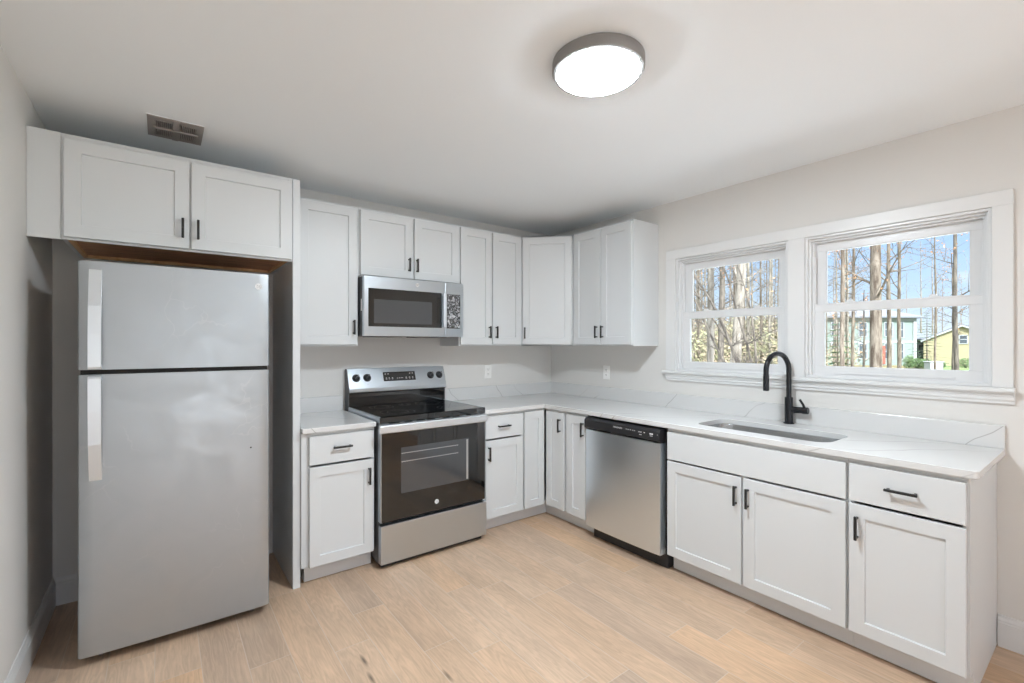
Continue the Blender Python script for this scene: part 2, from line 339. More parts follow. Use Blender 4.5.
def tag(o, label, cat, group=None, kind=None):
    o['label'] = label; o['category'] = cat
    if group: o['group'] = group
    if kind: o['kind'] = kind
    return o
def struct(o, label=None):
    o['kind'] = 'structure'
    if label: o['label'] = label
    return o
_tcache = {}
def text_mesh(body, size, ext=0.0003):
    key = (body, size)
    if key not in _tcache:
        c = bpy.data.curves.new('t', 'FONT'); c.body = body; c.size = size; c.extrude = ext; c.align_x = 'CENTER'; c.align_y = 'CENTER'; c.resolution_u = 3
        o = bpy.data.objects.new('t', c); COL.objects.link(o)
        dg = bpy.context.evaluated_depsgraph_get(); me = bpy.data.meshes.new_from_object(o.evaluated_get(dg))
        bpy.data.objects.remove(o); _tcache[key] = me
    return _tcache[key]
FACE = Matrix.Rotation(R(90), 4, 'X')            # xy text plane -> xz plane facing -y
BACK = Matrix.Identity(4)                        # cabinets on the back wall: local x = world x, wall at y=0
RIGHT = Matrix.Rotation(R(-90), 4, 'Z')          # right wall: local (u, d) -> world (d, -u)
DIAG = Matrix.Rotation(R(-45), 4, 'Z')

# ------------------------------------------------------------------ room
XL, YR, H = -3.56, -6.6, 2.4754
struct(MB().box(XL - .15, 0.16, YR - .15, 0.15, -0.12, 0).build('floor', M_floor))
struct(MB().box(XL - .15, 0.16, YR - .15, 0.15, H, H + 0.15).build('ceiling', M_ceil))
struct(MB().box(XL - .15, 0.16, 0, 0.15, 0, H).build('wall_back', M_wall))
struct(MB().box(XL - .15, XL, YR, 0, 0, H).build('wall_left', M_wall))
W1 = (-2.195, -1.412); W2 = (-3.075, -2.289); WZ = (1.195, 2.033)
w = MB(); w.box(0, .16, YR, 0, 0, WZ[0]); w.box(0, .16, YR, 0, WZ[1], H)
w.box(0, .16, W1[1], 0, WZ[0], WZ[1]); w.box(0, .16, W2[1], W1[0], WZ[0], WZ[1]); w.box(0, .16, YR, W2[0], WZ[0], WZ[1])
struct(w.build('wall_right', M_wall))
w = MB(); DX = (-3.30, -1.70); DZ = 2.15         # doorway added unseen behind the camera to let fill light in
w.box(XL - .15, DX[0], YR - .15, YR, 0, H); w.box(DX[1], 0.16, YR - .15, YR, 0, H); w.box(DX[0], DX[1], YR - .15, YR, DZ, H)
struct(w.build('wall_rear', M_wall))
w = MB(); w.box(DX[0] - .08, DX[0], YR, YR + .02, 0, DZ + .08); w.box(DX[1], DX[1] + .08, YR, YR + .02, 0, DZ + .08); w.box(DX[0], DX[1], YR, YR + .02, DZ, DZ + .08)
struct(w.build('trim_5', M_trim))

# baseboards
def bb_prof(t=0.014, h=0.145):
    return [(0, 0), (0, h), (-t * .35, h), (-t * .45, h - .012), (-t * .8, h - .022), (-t * .8, h - .030), (-t, h - .034), (-t, 0)]
struct(MB().prof(bb_prof(), XL + .014, -2.505).build('baseboard_back', M_trim))
struct(MB(Matrix.Translation((XL, 0, 0)) @ Matrix.Rotation(R(90), 4, 'Z')).prof(bb_prof(), YR, 0).build('baseboard_left', M_trim))
struct(MB(RIGHT).prof(bb_prof(), 3.094, -YR).build('baseboard_right', M_trim))

# ------------------------------------------------------------------ windows in the right wall
# casing round both windows (one run of trim)
CY0, CY1, CZ1 = -3.145, -1.331, 2.102
c = MB(); T = 0.02
def cas(y0, y1, z0, z1): c.box(-T, -.0005, y0, y1, z0, z1, 0.002)
cas(CY0, CY1, WZ[1], CZ1); cas(W1[1], CY1, WZ[0], WZ[1]); cas(CY0, W2[0], WZ[0], WZ[1]); cas(W2[1], W1[0], WZ[0], WZ[1])
struct(c.build('trim_1', M_trim))
# raised back band on the outer edge of the casing
c = MB()
c.box(-.026, -.0005, CY0 - .008, CY0 + .010, WZ[0], CZ1 + .008, .002); c.box(-.026, -.0005, CY0 + .010, CY1, CZ1 - .004, CZ1 + .008, .002)
# stools and aprons
c.bm.free()
for i, (y0, y1, dx) in enumerate([(-2.235, -1.308, 0.0), (-3.150, -2.236, 0.004)]):
    s = MB(RIGHT); u0, u1 = -y1, -y0
    s.prof([(0.025, 1.172), (-.036 - dx, 1.172), (-.042 - dx, 1.178), (-.042 - dx, 1.188), (-.036 - dx, 1.195), (0.025, 1.195)], u0, u1)
    struct(s.build('trim_%d' % (i + 2), M_trim))
s = MB(RIGHT); s.prof([(-.0005, 1.121), (-.0005, 1.172), (-.026, 1.172), (-.026, 1.160), (-.020, 1.152), (-.020, 1.140), (-.014, 1.132), (-.014, 1.121)], 1.331, 3.148)
struct(s.build('trim_4', M_trim))

def ring(mb, y0, y1, z0, z1, w, x0, x1, wb=None, wt=None, bev=.002):
    wb = wb or w; wt = wt or w
    mb.box(x0, x1, y0, y1, z0, z0 + wb, bev); mb.box(x0, x1, y0, y1, z1 - wt, z1, bev)
    mb.box(x0, x1, y0, y0 + w, z0 + wb, z1 - wt, bev); mb.box(x0, x1, y1 - w, y1, z0 + wb, z1 - wt, bev)
for i, (y0, y1) in enumerate((W1, W2)):
    z0, z1 = WZ
    root = bpy.data.objects.new('window_%d' % (i + 1), None); COL.objects.link(root); root.location = (0.05, (y0 + y1) / 2, z0); ORG[root.name] = Vector(root.location); struct(root)
    f = MB()
    ring(f, y0 + .001, y1 - .001, z0 + .001, z1 - .001, .012, -.010, .125, bev=.001)      # jamb liner
    ring(f, y0 + .012, y1 - .012, z0 + .004, z1 - .012, .012, .012, .125, bev=.001)      # vinyl frame steps
    ring(f, y0 + .024, y1 - .024, z0 + .006, z1 - .024, .010, .034, .125, wb=.014, bev=.001)
    ring(f, y0 + .026, y1 - .026, z0 + .008, z1 - .026, .012, .092, .125, bev=.001)
    f.box(.036, .05, y1 - .040, y1 - .034, z0 + .44, z1 - .115, .001)                 # balance cover in the upper left jamb
    f.box(.036, .05, y0 + .034, y0 + .040, z0 + .44, z1 - .115, .001)
    f.build('frame', M_vinyl, root)
    a, b = y0 + .032, y1 - .032
    for nm, za, zb, xa, xb, wt, wb, sd in (('upper_sash', 1.595, z1 - .032, .068, .090, .050, .040, .052), ('lower_sash', z0 + .018, 1.634, .040, .064, .047, .050, .050)):
        m = MB(); ring(m, a, b, za, zb, sd, xa, xb, wb=wb, wt=wt)
        ring(m, a + sd - .001, b - sd + .001, za + wb - .001, zb - wt + .001, .004, xa + .005, xb - .005, bev=0)
        if nm == 'lower_sash':
            m.box(xa - .005, xa + .001, a + .10, b - .10, za + .008, za + .018, .0015)
            m.box(xa - .003, xa + .02, a, b, zb - .006, zb + .001, .001)
        sash = m.build(nm, M_vinyl, root)
        MB().box((xa + xb) / 2 - .002, (xa + xb) / 2 + .002, a + sd + .002, b - sd - .002, za + wb + .002, zb - wt - .002).build('pane', M_glass, sash)
        if nm == 'lower_sash':
            for t_ in (.25, .75):
                yy = a + (b - a) * t_
                k = MB(); k.box(.044, .062, yy - .022, yy + .022, 1.635, 1.641, .001); k.box(.048, .056, yy - .012, yy + .020, 1.641, 1.650, .002)
                k.build('sash_lock', M_vinyl, sash)

# ------------------------------------------------------------------ cabinets
def shaker(mb, u0, u1, z0, z1, d0, d1, fw=.058, rec=.009, ch=.0018):
    """d0 back, d1 front (more negative); crisp recessed panel"""
    def L(i, d): return [(u0 + i, d, z0 + i), (u1 - i, d, z0 + i), (u1 - i, d, z1 - i), (u0 + i, d, z1 - i)]
    mb.loops([L(0, d0), L(0, d1 + ch), L(ch, d1), L(fw, d1), L(fw + .0025, d1 + rec)], True, True)
def slab(mb, u0, u1, z0, z1, d0, d1, ch=.0018):
    def L(i, d): return [(u0 + i, d, z0 + i), (u1 - i, d, z0 + i), (u1 - i, d, z1 - i), (u0 + i, d, z1 - i)]
    mb.loops([L(0, d0), L(0, d1 + ch), L(ch, d1)], True, True)
def bar_handle(M, parent, u, z, d, vertical=True, ln_=.105):
    h = MB(M); r = .0055; off = .028; k = ln_ / 2 - .010
    if vertical:
        h.box(u - r, u + r, d - off - r, d - off + r, z - ln_ / 2, z + ln_ / 2, .0015)
        for s_ in (-k, k): h.box(u - r * .8, u + r * .8, d - off, d - .0002, z + s_ - r * .8, z + s_ + r * .8, .001)
    else:
        h.box(u - ln_ / 2, u + ln_ / 2, d - off - r, d - off + r, z - r, z + r, .0015)
        for s_ in (-k, k): h.box(u + s_ - r * .8, u + s_ + r * .8, d - off, d - .0002, z - r * .8, z + r * .8, .001)
    return h.build('bar_handle', M_black, parent)
def carcass(M, u0, u1, z0, z1, df, top=True, db=-.003, ff=.022, th=.016):
    c = MB(M)
    c.box(u0, u0 + th, db, df + .018, z0, z1); c.box(u1 - th, u1, db, df + .018, z0, z1)
    c.box(u0 + th, u1 - th, db, db - .008, z0, z1)
    c.box(u0 + th, u1 - th, db - .008, df + .018, z0 + .002, z0 + th)
    if top: c.box(u0 + th, u1 - th, db - .008, df + .018, z1 - th, z1)
    # face frame
    c.box(u0, u0 + ff, df, df + .018, z0, z1, .0008); c.box(u1 - ff, u1, df, df + .018, z0, z1, .0008)
    c.box(u0 + ff, u1 - ff, df, df + .018, z0, z0 + ff, 0); c.box(u0 + ff, u1 - ff, df, df + .018, z1 - ff - .01, z1, 0)
    return c
def rootloc(M, u, z=0, d=0): return tuple(M @ Vector((u, d, z)))

def wall_cabinet(M, label, u0, u1, z0, z1, doors, df=-.305, name='wall_cabinet', group='white wall cabinets'):
    t = thing(name, label, 'cabinet', rootloc(M, (u0 + u1) / 2, z0, df / 2), group)
    c = carcass(M, u0, u1, z0, z1, df)
    if len(doors) > 1: c.box((doors[0][1] + doors[1][0]) / 2 - .02, (doors[0][1] + doors[1][0]) / 2 + .02, df, df + .018, z0 + .0221, z1 - .0321)
    c.build('carcass', M_cab, t)
    for (a, b, za, zb, hu, hz) in doors:
        m = MB(M); shaker(m, a, b, za, zb, df - .0015, df - .0205)
        d = m.build('door', M_cab, t)
        if hu is not None: bar_handle(M, d, hu, hz, df - .0205, True, .098)
    return t
ZU0, ZU1 = 1.3805, 2.3255
DU0, DU1 = 1.392, 2.309
wall_cabinet(BACK, 'white single-door wall cabinet between the fridge panel and the microwave', -2.425, -2.032, ZU0, ZU1, [(-2.412, -2.042, DU0, DU1, -2.070, 1.508)])
wall_cabinet(BACK, 'short white two-door wall cabinet directly above the microwave', -2.031, -1.2445, 1.857, ZU1, [(-2.021, -1.639, 1.867, DU1, -1.672, 1.966), (-1.624, -1.254, 1.867, DU1, -1.610, 1.966)])
wall_cabinet(BACK, 'tall white two-door wall cabinet right of the microwave', -1.2435, -.622, ZU0, ZU1, [(-1.234, -.942, DU0, DU1, -.970, 1.492), (-.930, -.633, DU0, DU1, -.902, 1.492)])
wall_cabinet(RIGHT, 'white two-door wall cabinet left of the windows, its side panel showing', .622, 1.2514, ZU0, ZU1, [(.645, .936, DU0, DU1, .910, 1.492), (.945, 1.244, DU0, DU1, .972, 1.492)])
# filler strip beside the first wall cabinet
t = thing('wall_cabinet', 'white diagonal corner wall cabinet with one door', 'cabinet', (-.25, -.25, ZU0), 'white wall cabinets')
c = MB(); poly = [(-.003, -.003), (-.62, -.003), (-.62, -.305), (-.305, -.62), (-.003, -.62)]
c.prism(poly, ZU0, ZU0 + .016); c.prism(poly, ZU1 - .016, ZU1)
c.box(-.62, -.604, -.305, -.003, ZU0, ZU1); c.box(-.305, -.003, -.62, -.604, ZU0, ZU1)
q = .925 / math.sqrt(2)
c2 = Matrix.Translation((-.4625, -.4625, 0)) @ DIAG
fw = .2227
c.box(-fw, -fw + .022, 0, .018, ZU0, ZU1, .0008, M=c2); c.box(fw - .022, fw, 0, .018, ZU0, ZU1, .0008, M=c2)
c.box(-fw, fw, 0, .018, ZU0, ZU0 + .03, M=c2); c.box(-fw, fw, 0, .018, ZU1 - .03, ZU1, M=c2)
c.build('carcass', M_cab, t)
m = MB(c2); shaker(m, -.209, .209, DU0, DU1, -.0015, -.0205); d = m.build('door', M_cab, t)
bar_handle(c2, d, -.186, 1.490, -.0205, True, .098)

# refrigerator cabinet, with wood underside
t = thing('refrigerator_cabinet', 'deep white two-door cabinet with wooden underside above the refrigerator', 'cabinet', (-3.0, -.3, 1.862))
z0, z1, dfr = 1.862, 2.333, -.602
c = MB(); c.box(-3.452, -3.436, -.003, dfr + .018, z0 + .004, z1); c.box(-2.520, -2.505, -.003, dfr + .018, z0 + .004, z1); c.box(-3.436, -2.520, -.003, -.012, z0 + .02, z1)
c.box(-3.436, -2.520, -.012, dfr + .018, z1 - .016, z1)
c.box(-3.452, -3.430, dfr, dfr + .018, z0, z1, .0008); c.box(-2.527, -2.505, dfr, dfr + .018, z0, z1, .0008)
c.box(-3.430, -2.527, dfr, dfr + .018, z0, z0 + .03); c.box(-3.430, -2.527, dfr, dfr + .018, z1 - .035, z1); c.box(-3.0, -2.96, dfr, dfr + .018, z0 + .0301, z1 - .0351)
c.build('carcass', M_cab, t)
c = MB(); c.box(-3.436, -2.520, -.012, dfr + .018, z0 + .020, z0 + .030)
c.build('bottom_panel', M_wood, t, label='unpainted brown wood underside')
c = MB(); c.box(-3.436, -3.418, -.014, dfr + .018, z0 + .004, z0 + .020, .001); c.box(-2.538, -2.520, -.014, dfr + .018, z0 + .004, z0 + .020, .001); c.box(-3.418, -2.538, -.014, -.034, z0 + .004, z0 + .020, .001)
c.build('bottom_rail', M_edge, t, label='pale raw wood strip')
c = MB(); c.box(XL + .001, -3.4525, dfr - .004, dfr + .014, z0 - .002, z1, .0008); c.build('filler_panel', M_cab, t)
for a, b, hu in ((-3.442, -2.986, -3.013), (-2.977, -2.512, -2.950)):
    m = MB(); shaker(m, a, b, 1.872, 2.308, dfr - .0015, dfr - .0205); d = m.build('door', M_cab, t)
    bar_handle(BACK, d, hu, 1.968, dfr - .0205, True, .098)
# tall end panel
m = MB(); m.box(-2.5025, -2.4835, -.003, -.580, 0.001, 2.333, .001); m.box(-2.5025, -2.463, -.580, -.600, 0.001, 2.333, .001)
tag(m.build('end_panel', M_cab), 'tall white floor-to-cabinet end panel right of the refrigerator', 'panel')
m = MB(); m.box(-2.4625, -2.426, -.287, -.304, ZU0, ZU1, .0008)
tag(m.build('filler_strip', M_cab), 'narrow white filler strip between the end panel and first wall cabinet', 'filler strip')

def base_cabinet(M, label, u0, u1, fronts, extra=None, group='white base cabinets', toe=True, uend=None):
    t = thing('base_cabinet', label, 'cabinet', rootloc(M, (u0 + u1) / 2, 0, -.3), group)
    c = carcass(M, u0, u1, .111, .8835, -.6155, top=False)
    c.box(u0, u0 + .016, -.003, -.548, .0005, .111); c.box(u1 - .016, u1, -.003, -.548, .0005, .111)
    if extra: extra(c)
    c.build('carcass', M_cab, t)
    if toe:
        k = MB(M); k.box(u0, uend or u1, -.548, -.5555, .004, .1105); k.build('toe_kick', M_toe, t, label='pale grey toe board')
    for f in fronts:
        kind, a, b, za, zb, hu, hz = f
        m = MB(M)
        if kind == 'door': shaker(m, a, b, za, zb, -.617, -.636)
        else: slab(m, a, b, za, zb, -.617, -.636)
        o = m.build({'door': 'door', 'drawer': 'drawer', 'false': 'drawer_front'}[kind], M_cab, t)
        if hu is not None: bar_handle(M, o, hu, hz, -.636, kind == 'door', .105 if kind == 'door' else .11)
    return t
DZ0, DZ1, RZ0, RZ1 = .111, .684, .697, .861
base_cabinet(BACK, 'white base cabinet between the end panel and the range, one drawer over one door', -2.432, -2.036,
             [('drawer', -2.422, -2.047, RZ0, RZ1, -2.239, .788), ('door', -2.422, -2.047, DZ0, DZ1, -2.078, .586)],
             extra=lambda c: c.box(-2.4625, -2.433, -.600, -.616, .111, .8835, .0008))
base_cabinet(BACK, 'white base cabinet just right of the range, one drawer over one door', -1.226, -.856,
             [('drawer', -1.209, -.866, RZ0, RZ1, -1.052, .784), ('door', -1.209, -.866, DZ0, DZ1, -1.187, .590)])
# corner base: L-shaped, two hinged leaves meeting in the corner
t = thing('base_cabinet', 'white L-shaped corner base cabinet with two doors meeting in the inner corner', 'cabinet', (-.45, -.45, 0), 'white base cabinets')
c = MB()
c.box(-.855, -.839, -.003, -.5975, .111, .8835); c.box(-.003, -.5975, -.855, -.839, .111, .8835)
c.box(-.855, -.003, -.003, -.012, .111, .8835); c.box(-.003, -.012, -.855, -.012, .111, .8835)
c.prism([(-.012, -.012), (-.839, -.012), (-.839, -.5975), (-.5975, -.5975), (-.5975, -.839), (-.012, -.839)], .111, .127)
c.box(-.855, -.845, -.5975, -.6155, .111, .8835); c.box(-.5975, -.6155, -.872, -.851, .111, .8835)
c.box(-.845, -.6, -.5975, -.6155, .862, .8835); c.box(-.5975, -.6155, -.851, -.6, .862, .8835)
c.build('carcass', M_cab, t)
k = MB(); k.box(-.855, -.548, -.548, -.5555, .004, .1105); k.box(-.548, -.5555, -.872, -.5555, .004, .1105); k.build('toe_kick', M_toe, t, label='pale grey toe board')
m = MB(); shaker(m, -.8425, -.6445, DZ0, .866, -.617, -.636); m.build('door', M_cab, t)
m = MB(RIGHT); shaker(m, .647, .847, DZ0, .862, -.617, -.636); d = m.build('door', M_cab, t)
bar_handle(RIGHT, d, .815, .765, -.636)
base_cabinet(RIGHT, 'narrow white base cabinet with full-height door left of the dishwasher', .873, 1.085,
             [('door', .886, 1.077, DZ0, .861, 1.060, .770)])
base_cabinet(RIGHT, 'wide white sink base cabinet with plain top front over two doors', 1.755, 2.693,
             [('false', 1.763, 2.688, RZ0 - .002, .859, None, 0), ('door', 1.763, 2.215, DZ0, DZ1, 2.190, .585), ('door', 2.227, 2.688, DZ0, DZ1, 2.254, .585)],
             extra=lambda c: c.box(2.2, 2.24, -.600, -.6155, .111, .69))
base_cabinet(RIGHT, 'white base cabinet at the free end of the counter, one drawer over one door', 2.694, 3.090,
             [('drawer', 2.700, 3.081, RZ0, RZ1, 2.888, .780), ('door', 2.700, 3.081, DZ0, DZ1, 2.733, .584)])

# ------------------------------------------------------------------ countertops
def bevel_mod(o, w=.003, seg=2):
    b = o.modifiers.new('bevel', 'BEVEL'); b.width = w; b.segments = seg; b.limit_method = 'ANGLE'; b.angle_limit = R(40); return o
m = MB(); m.box(-2.4615, -2.0345, -.002, -.648, .884, .914)
tag(bevel_mod(m.build('countertop', M_quartz)), 'short white quartz countertop left of the range', 'countertop')
def rrect(cx, cy, hx, hy, r, n=8):
    pts = []
    for sx_, sy_, a0 in ((1, 1, 0), (-1, 1, 90), (-1, -1, 180), (1, -1, 270)):
        for k in range(n + 1):
            a = R(a0 + 90 * k / n); pts.append((cx + sx_ * (hx - r) + r * math.cos(a), cy + sy_ * (hy - r) + r * math.sin(a)))
    return pts
SK = (-.362, -2.228, .168, .352)
hole = rrect(*SK, .075)
outer = [(-.002, -.002), (-.002, -3.118)]
for k in range(7):
    a = R(180 + 90 - 90 * k / 6) ; outer.append((-.648 + .02 + .02 * math.cos(a), -3.118 + .02 + .02 * math.sin(a)))
outer += [(-.648, -.648), (-1.2255, -.648), (-1.2255, -.002)]
bm = bmesh.new(); es = []
for lp in (outer, hole):
    vv = [bm.verts.new((x, y, .884)) for x, y in lp]
    es += [bm.edges.new((vv[i], vv[(i + 1) % len(vv)])) for i in range(len(vv))]
bmesh.ops.triangle_fill(bm, edges=es, use_beauty=True)
bmesh.ops.dissolve_limit(bm, angle_limit=0.01, verts=bm.verts[:], edges=[e for e in bm.edges if len(e.link_faces) == 2])
r_ = bmesh.ops.extrude_face_region(bm, geom=bm.faces[:])
bmesh.ops.translate(bm, vec=(0, 0, .03), verts=[g_ for g_ in r_['geom'] if isinstance(g_, bmesh.types.BMVert)])
m = MB(); m.bm.free(); m.bm = bm
tag(bevel_mod(m.build('countertop', M_quartz), .0025), 'long L-shaped white quartz countertop with the sink cut-out', 'countertop')
m = MB(); m.box(-2.4615, -2.045, -.002, -.021, .9142, 1.0205)
tag(bevel_mod(m.build('backsplash', M_quartz), .0015), 'low quartz backsplash left of the range', 'backsplash', 'quartz backsplash strips')
m = MB(); m.box(-1.2255, -.0015, -.002, -.021, .9142, 1.0205)
tag(bevel_mod(m.build('backsplash', M_quartz), .0015), 'low veined quartz backsplash right of the range running into the corner', 'backsplash', 'quartz backsplash strips')
m = MB(); m.box(-.002, -.021, -.0215, -3.118, .9142, 1.0205)
tag(bevel_mod(m.build('backsplash', M_quartz), .0015), 'long veined quartz backsplash under the windows behind the sink', 'backsplash', 'quartz backsplash strips')

# ------------------------------------------------------------------ sink and faucet
t = thing('sink', 'undermount stainless steel sink set in the long countertop', 'sink', (SK[0], SK[1], .70))
def lp(g, z, r=.075): return [(x, y, z) for x, y in rrect(SK[0], SK[1], SK[2] + g, SK[3] + g, r + g)]
m = MB(); m.loops([lp(.022, .8835), lp(.0, .8835), lp(-.002, .880), lp(-.006, .74), lp(-.012, .715), lp(-.030, .700), lp(-.050, .6985)], False, True)
m.loops([lp(.022, .8835), lp(.022, .8815), lp(.003, .8815), lp(-.001, .74), lp(-.012, .700), lp(-.050, .694)], False, True)
m.build('basin', M_sink, t, smooth=True, recalc=True)
m = MB(Matrix.Translation((SK[0], SK[1], .6987))); m.lathe([(.045, .0), (.045, .003), (.038, .004), (.030, .002)], 28); m.build('drain', M_chrome, t, smooth=True)
FX, FY = -.066, -2.221
t = thing('faucet', 'matte black gooseneck kitchen faucet behind the sink', 'faucet', (FX, FY, .914))
m = MB(Matrix.Translation((FX, FY, .9145))); m.lathe([(.029, 0), (.029, .005), (.026, .007), (.0225, .008), (.0225, .155), (.021, .160), (.0145, .161)], 32)
m.build('body', M_faucet, t, smooth=True)
rad = .095; zt = 1.250
SA = R(13); SDX, SDY = -math.cos(SA), math.sin(SA); rad = .1; zt = 1.238
pts = [(FX, FY, 1.07), (FX, FY, 1.16)] + [(FX + SDX * rad * (1 - math.cos(a)), FY + SDY * rad * (1 - math.cos(a)), zt + rad * math.sin(a)) for a in [math.pi * k / 20 for k in range(21)]] + [(FX + SDX * 2 * rad, FY + SDY * 2 * rad, 1.212)]
m = MB(); m.tube(pts, .0145, 20); m.build('spout', M_faucet, t, smooth=True)
m = MB(Matrix.Translation((FX + SDX * 2 * rad, FY + SDY * 2 * rad, 1.120))); m.lathe([(.0135, 0), (.0165, .002), (.0165, .088), (.0150, .090), (.0150, .092), (.0165, .0925), (.0165, .096)], 24); m.build('spray_head', M_faucet, t, smooth=True)
m = MB(Matrix.Translation((FX, FY - .018, 1.002)) @ Matrix.Rotation(R(90), 4, 'X')); m.lathe([(.019, 0), (.019, .056), (.0205, .058), (.0205, .085), (.018, .088)], 24)
m.build('valve', M_faucet, t, smooth=True)
m = MB(); m.tube([(FX - .002, FY - .088, 1.012), (FX - .004, FY - .080, 1.036), (FX - .006, FY - .062, 1.066)], [.0075, .007, .0065], 12); m.build('lever', M_faucet, t, smooth=True)

# ------------------------------------------------------------------ outlets
def outlet(M, u, z, label):
    t = thing('outlet', label, 'outlet', rootloc(M, u, z), 'white double wall outlets')
    m = MB(M); m.box(u - .0365, u + .0365, -.0005, -.006, z - .059, z + .059, .0025, seg=2); m.build('cover_plate', M_white, t)
    for s_ in (-.021, .021):
        m = MB(M); m.box(u - .017, u + .017, -.006, -.0085, z + s_ - .0145, z + s_ + .0145, .003); rc = m.build('receptacle', M_white, t)
        m = MB(M); m.box(u - .0075, u - .0052, -.0085, -.0089, z + s_ - .002, z + s_ + .007); m.box(u + .0052, u + .0075, -.0085, -.0089, z + s_ - .002, z + s_ + .007); m.box(u - .002, u + .002, -.0085, -.0089, z + s_ - .0105, z + s_ - .006)
        m.build('slot', M_dark, rc)
outlet(BACK, -.762, 1.148, 'white wall outlet between the range and the corner, on the back wall')
outlet(RIGHT, .724, 1.148, 'white wall outlet between the corner and the windows, on the window wall')

M_badge = mat('badge_silver', (.78, .78, .78), .35)
M_badgeink = mat('badge_ink', (.30, .30, .31), .4)
# ------------------------------------------------------------------ badges
def badge(M, u, d, z, r, parent, name='badge', label='round maker badge'):
    m = MB(M @ Matrix.Translation((u, d, z)) @ FACE)
    m.lathe([(r, 0), (r, .0012), (r * .96, .0018), (r * .84, .0018), (r * .80, .0010)], 28)
    b = m.build(name, M_badge, parent, smooth=True, label=label)
    m = MB(M @ Matrix.Translation((u, d - .0010, z)) @ FACE)
    m.mesh(text_mesh('GE', r * .95), Matrix.Identity(4))
    for k in range(4):
        a = R(45 + 90 * k); cx_, cy_ = r * .62 * math.cos(a), r * .62 * math.sin(a)
        m.tube([(cx_ + r * .14 * math.cos(a + q_), cy_ + r * .14 * math.sin(a + q_), .0004) for q_ in [R(-140 + 35 * j) for j in range(9)]], r * .03, 5)
    m.build('lettering', M_badgeink, b)
    return b

# ------------------------------------------------------------------ refrigerator (slightly turned)
FW = .734
t = thing('refrigerator', 'stainless steel top-freezer refrigerator in the alcove under the deep cabinet', 'refrigerator', (-3.0165, -.7600, 0), rot=R(-1.1), local=True)
h = FW / 2
m = MB(); m.box(-h + .006, h - .006, .062, .690, .045, 1.738, .004); m.box(-h + .03, h - .03, .64, .70, .05, 1.70, .002)
m.build('cabinet_body', M_side, t, label='dark grey body')
m = MB(); m.box(-h + .012, h - .012, .052, .070, .018, .046, .002)
for k in range(18): m.box(-h + .03 + k * .0365, -h + .055 + k * .0365, .050, .052, .024, .040)
m.build('base_grille', M_plastic, t)
for sx_ in (-h + .07, h - .07):
    m = MB(Matrix.Translation((sx_, .085, .001))); m.lathe([(.011, 0), (.011, .006), (.006, .008), (.006, .035)], 16); m.build('foot', M_side, t, smooth=True)
    m = MB(Matrix.Translation((sx_, .64, .001))); m.lathe([(.018, 0), (.018, .008), (.008, .010), (.008, .05)], 16); m.build('foot', M_plastic, t, smooth=True)
def fr_door(z0, z1, nm):
    m = MB(); v_ = []
    n = 14; prof = []
    for k in range(n + 1):
        x = -h + FW * k / n; prof.append((x, -.0045 * (1 - (x / h) ** 2)))
    pts = [(-h + .001, .058), (-h, .012), (-h + .004, .003)] + [(max(min(x, h - .010), -h + .010), y) for x, y in prof] + [(h - .004, .003), (h, .012), (h - .001, .058)]
    m.prism(pts, z0, z1)
    es = [e for e in m.bm.edges if abs(e.verts[0].co.z - e.verts[1].co.z) < 1e-6]
    bmesh.ops.bevel(m.bm, geom=es, offset=.003, segments=2, affect='EDGES')
    return m.build(nm, M_fridge, t, smooth=True)
d1 = fr_door(.045, 1.2625, 'refrigerator_door'); d2 = fr_door(1.2835, 1.755, 'freezer_door')
m = MB(); m.box(-h + .008, h - .008, 0.014, .060, 1.2630, 1.2830); m.build('door_gasket', M_dark, t)
def fr_handle(z0, z1, par, endz):
    # wide flat vertical strap, standing off at one end
    m = MB(); x0, x1 = -h + .037, -h + .080
    off = -.042
    if endz == 'bottom': pr = [(z1, -.002), (z1 - .05, -.012), (z1 - .16, off * .8), (z0 + .15, off), (z0 + .01, off), (z0, off + .004), (z0, -.002)]
    else: pr = [(z0, -.002), (z0 + .05, -.012), (z0 + .16, off * .8), (z1 - .15, off), (z1 - .01, off), (z1, off + .004), (z1, -.002)]
    inner = []
    outer_ = [(y, z) for z, y in pr[:-1]]
    inner = [(min(y + .010, -.001), z) for y, z in outer_[1:-1]]
    zl = pr[-2][0]; sgn = 1 if endz == 'bottom' else -1
    poly = outer_ + [(-.001, zl), (-.001, zl + sgn * .018), (off + .010, zl + sgn * .018)] + inner[::-1][1:] + [(-.001, pr[0][0])]
    m.prof(poly, x0, x1)
    o = bevel_mod(m.build('door_handle', M_handle, par, label='flat satin steel handle'), .003, 2)
    c_ = MB(); zz = zl - sgn * .0005; c_.box(x0 + .012, x0 + .026, -.030, -.012, zz, zz - sgn * .001); c_.bm.free()
    return o
fr_handle(1.288, 1.719, d2, 'bottom'); fr_handle(.803, 1.256, d1, 'top')
badge(BACK, h - .050, -.002, 1.690, .0165, d2)
m = MB(Matrix.Translation((h - .085, -.003, .870)) @ FACE); m.lathe([(.004, 0), (.004, .001)], 12); m.build('screw_hole', M_dark, d1)

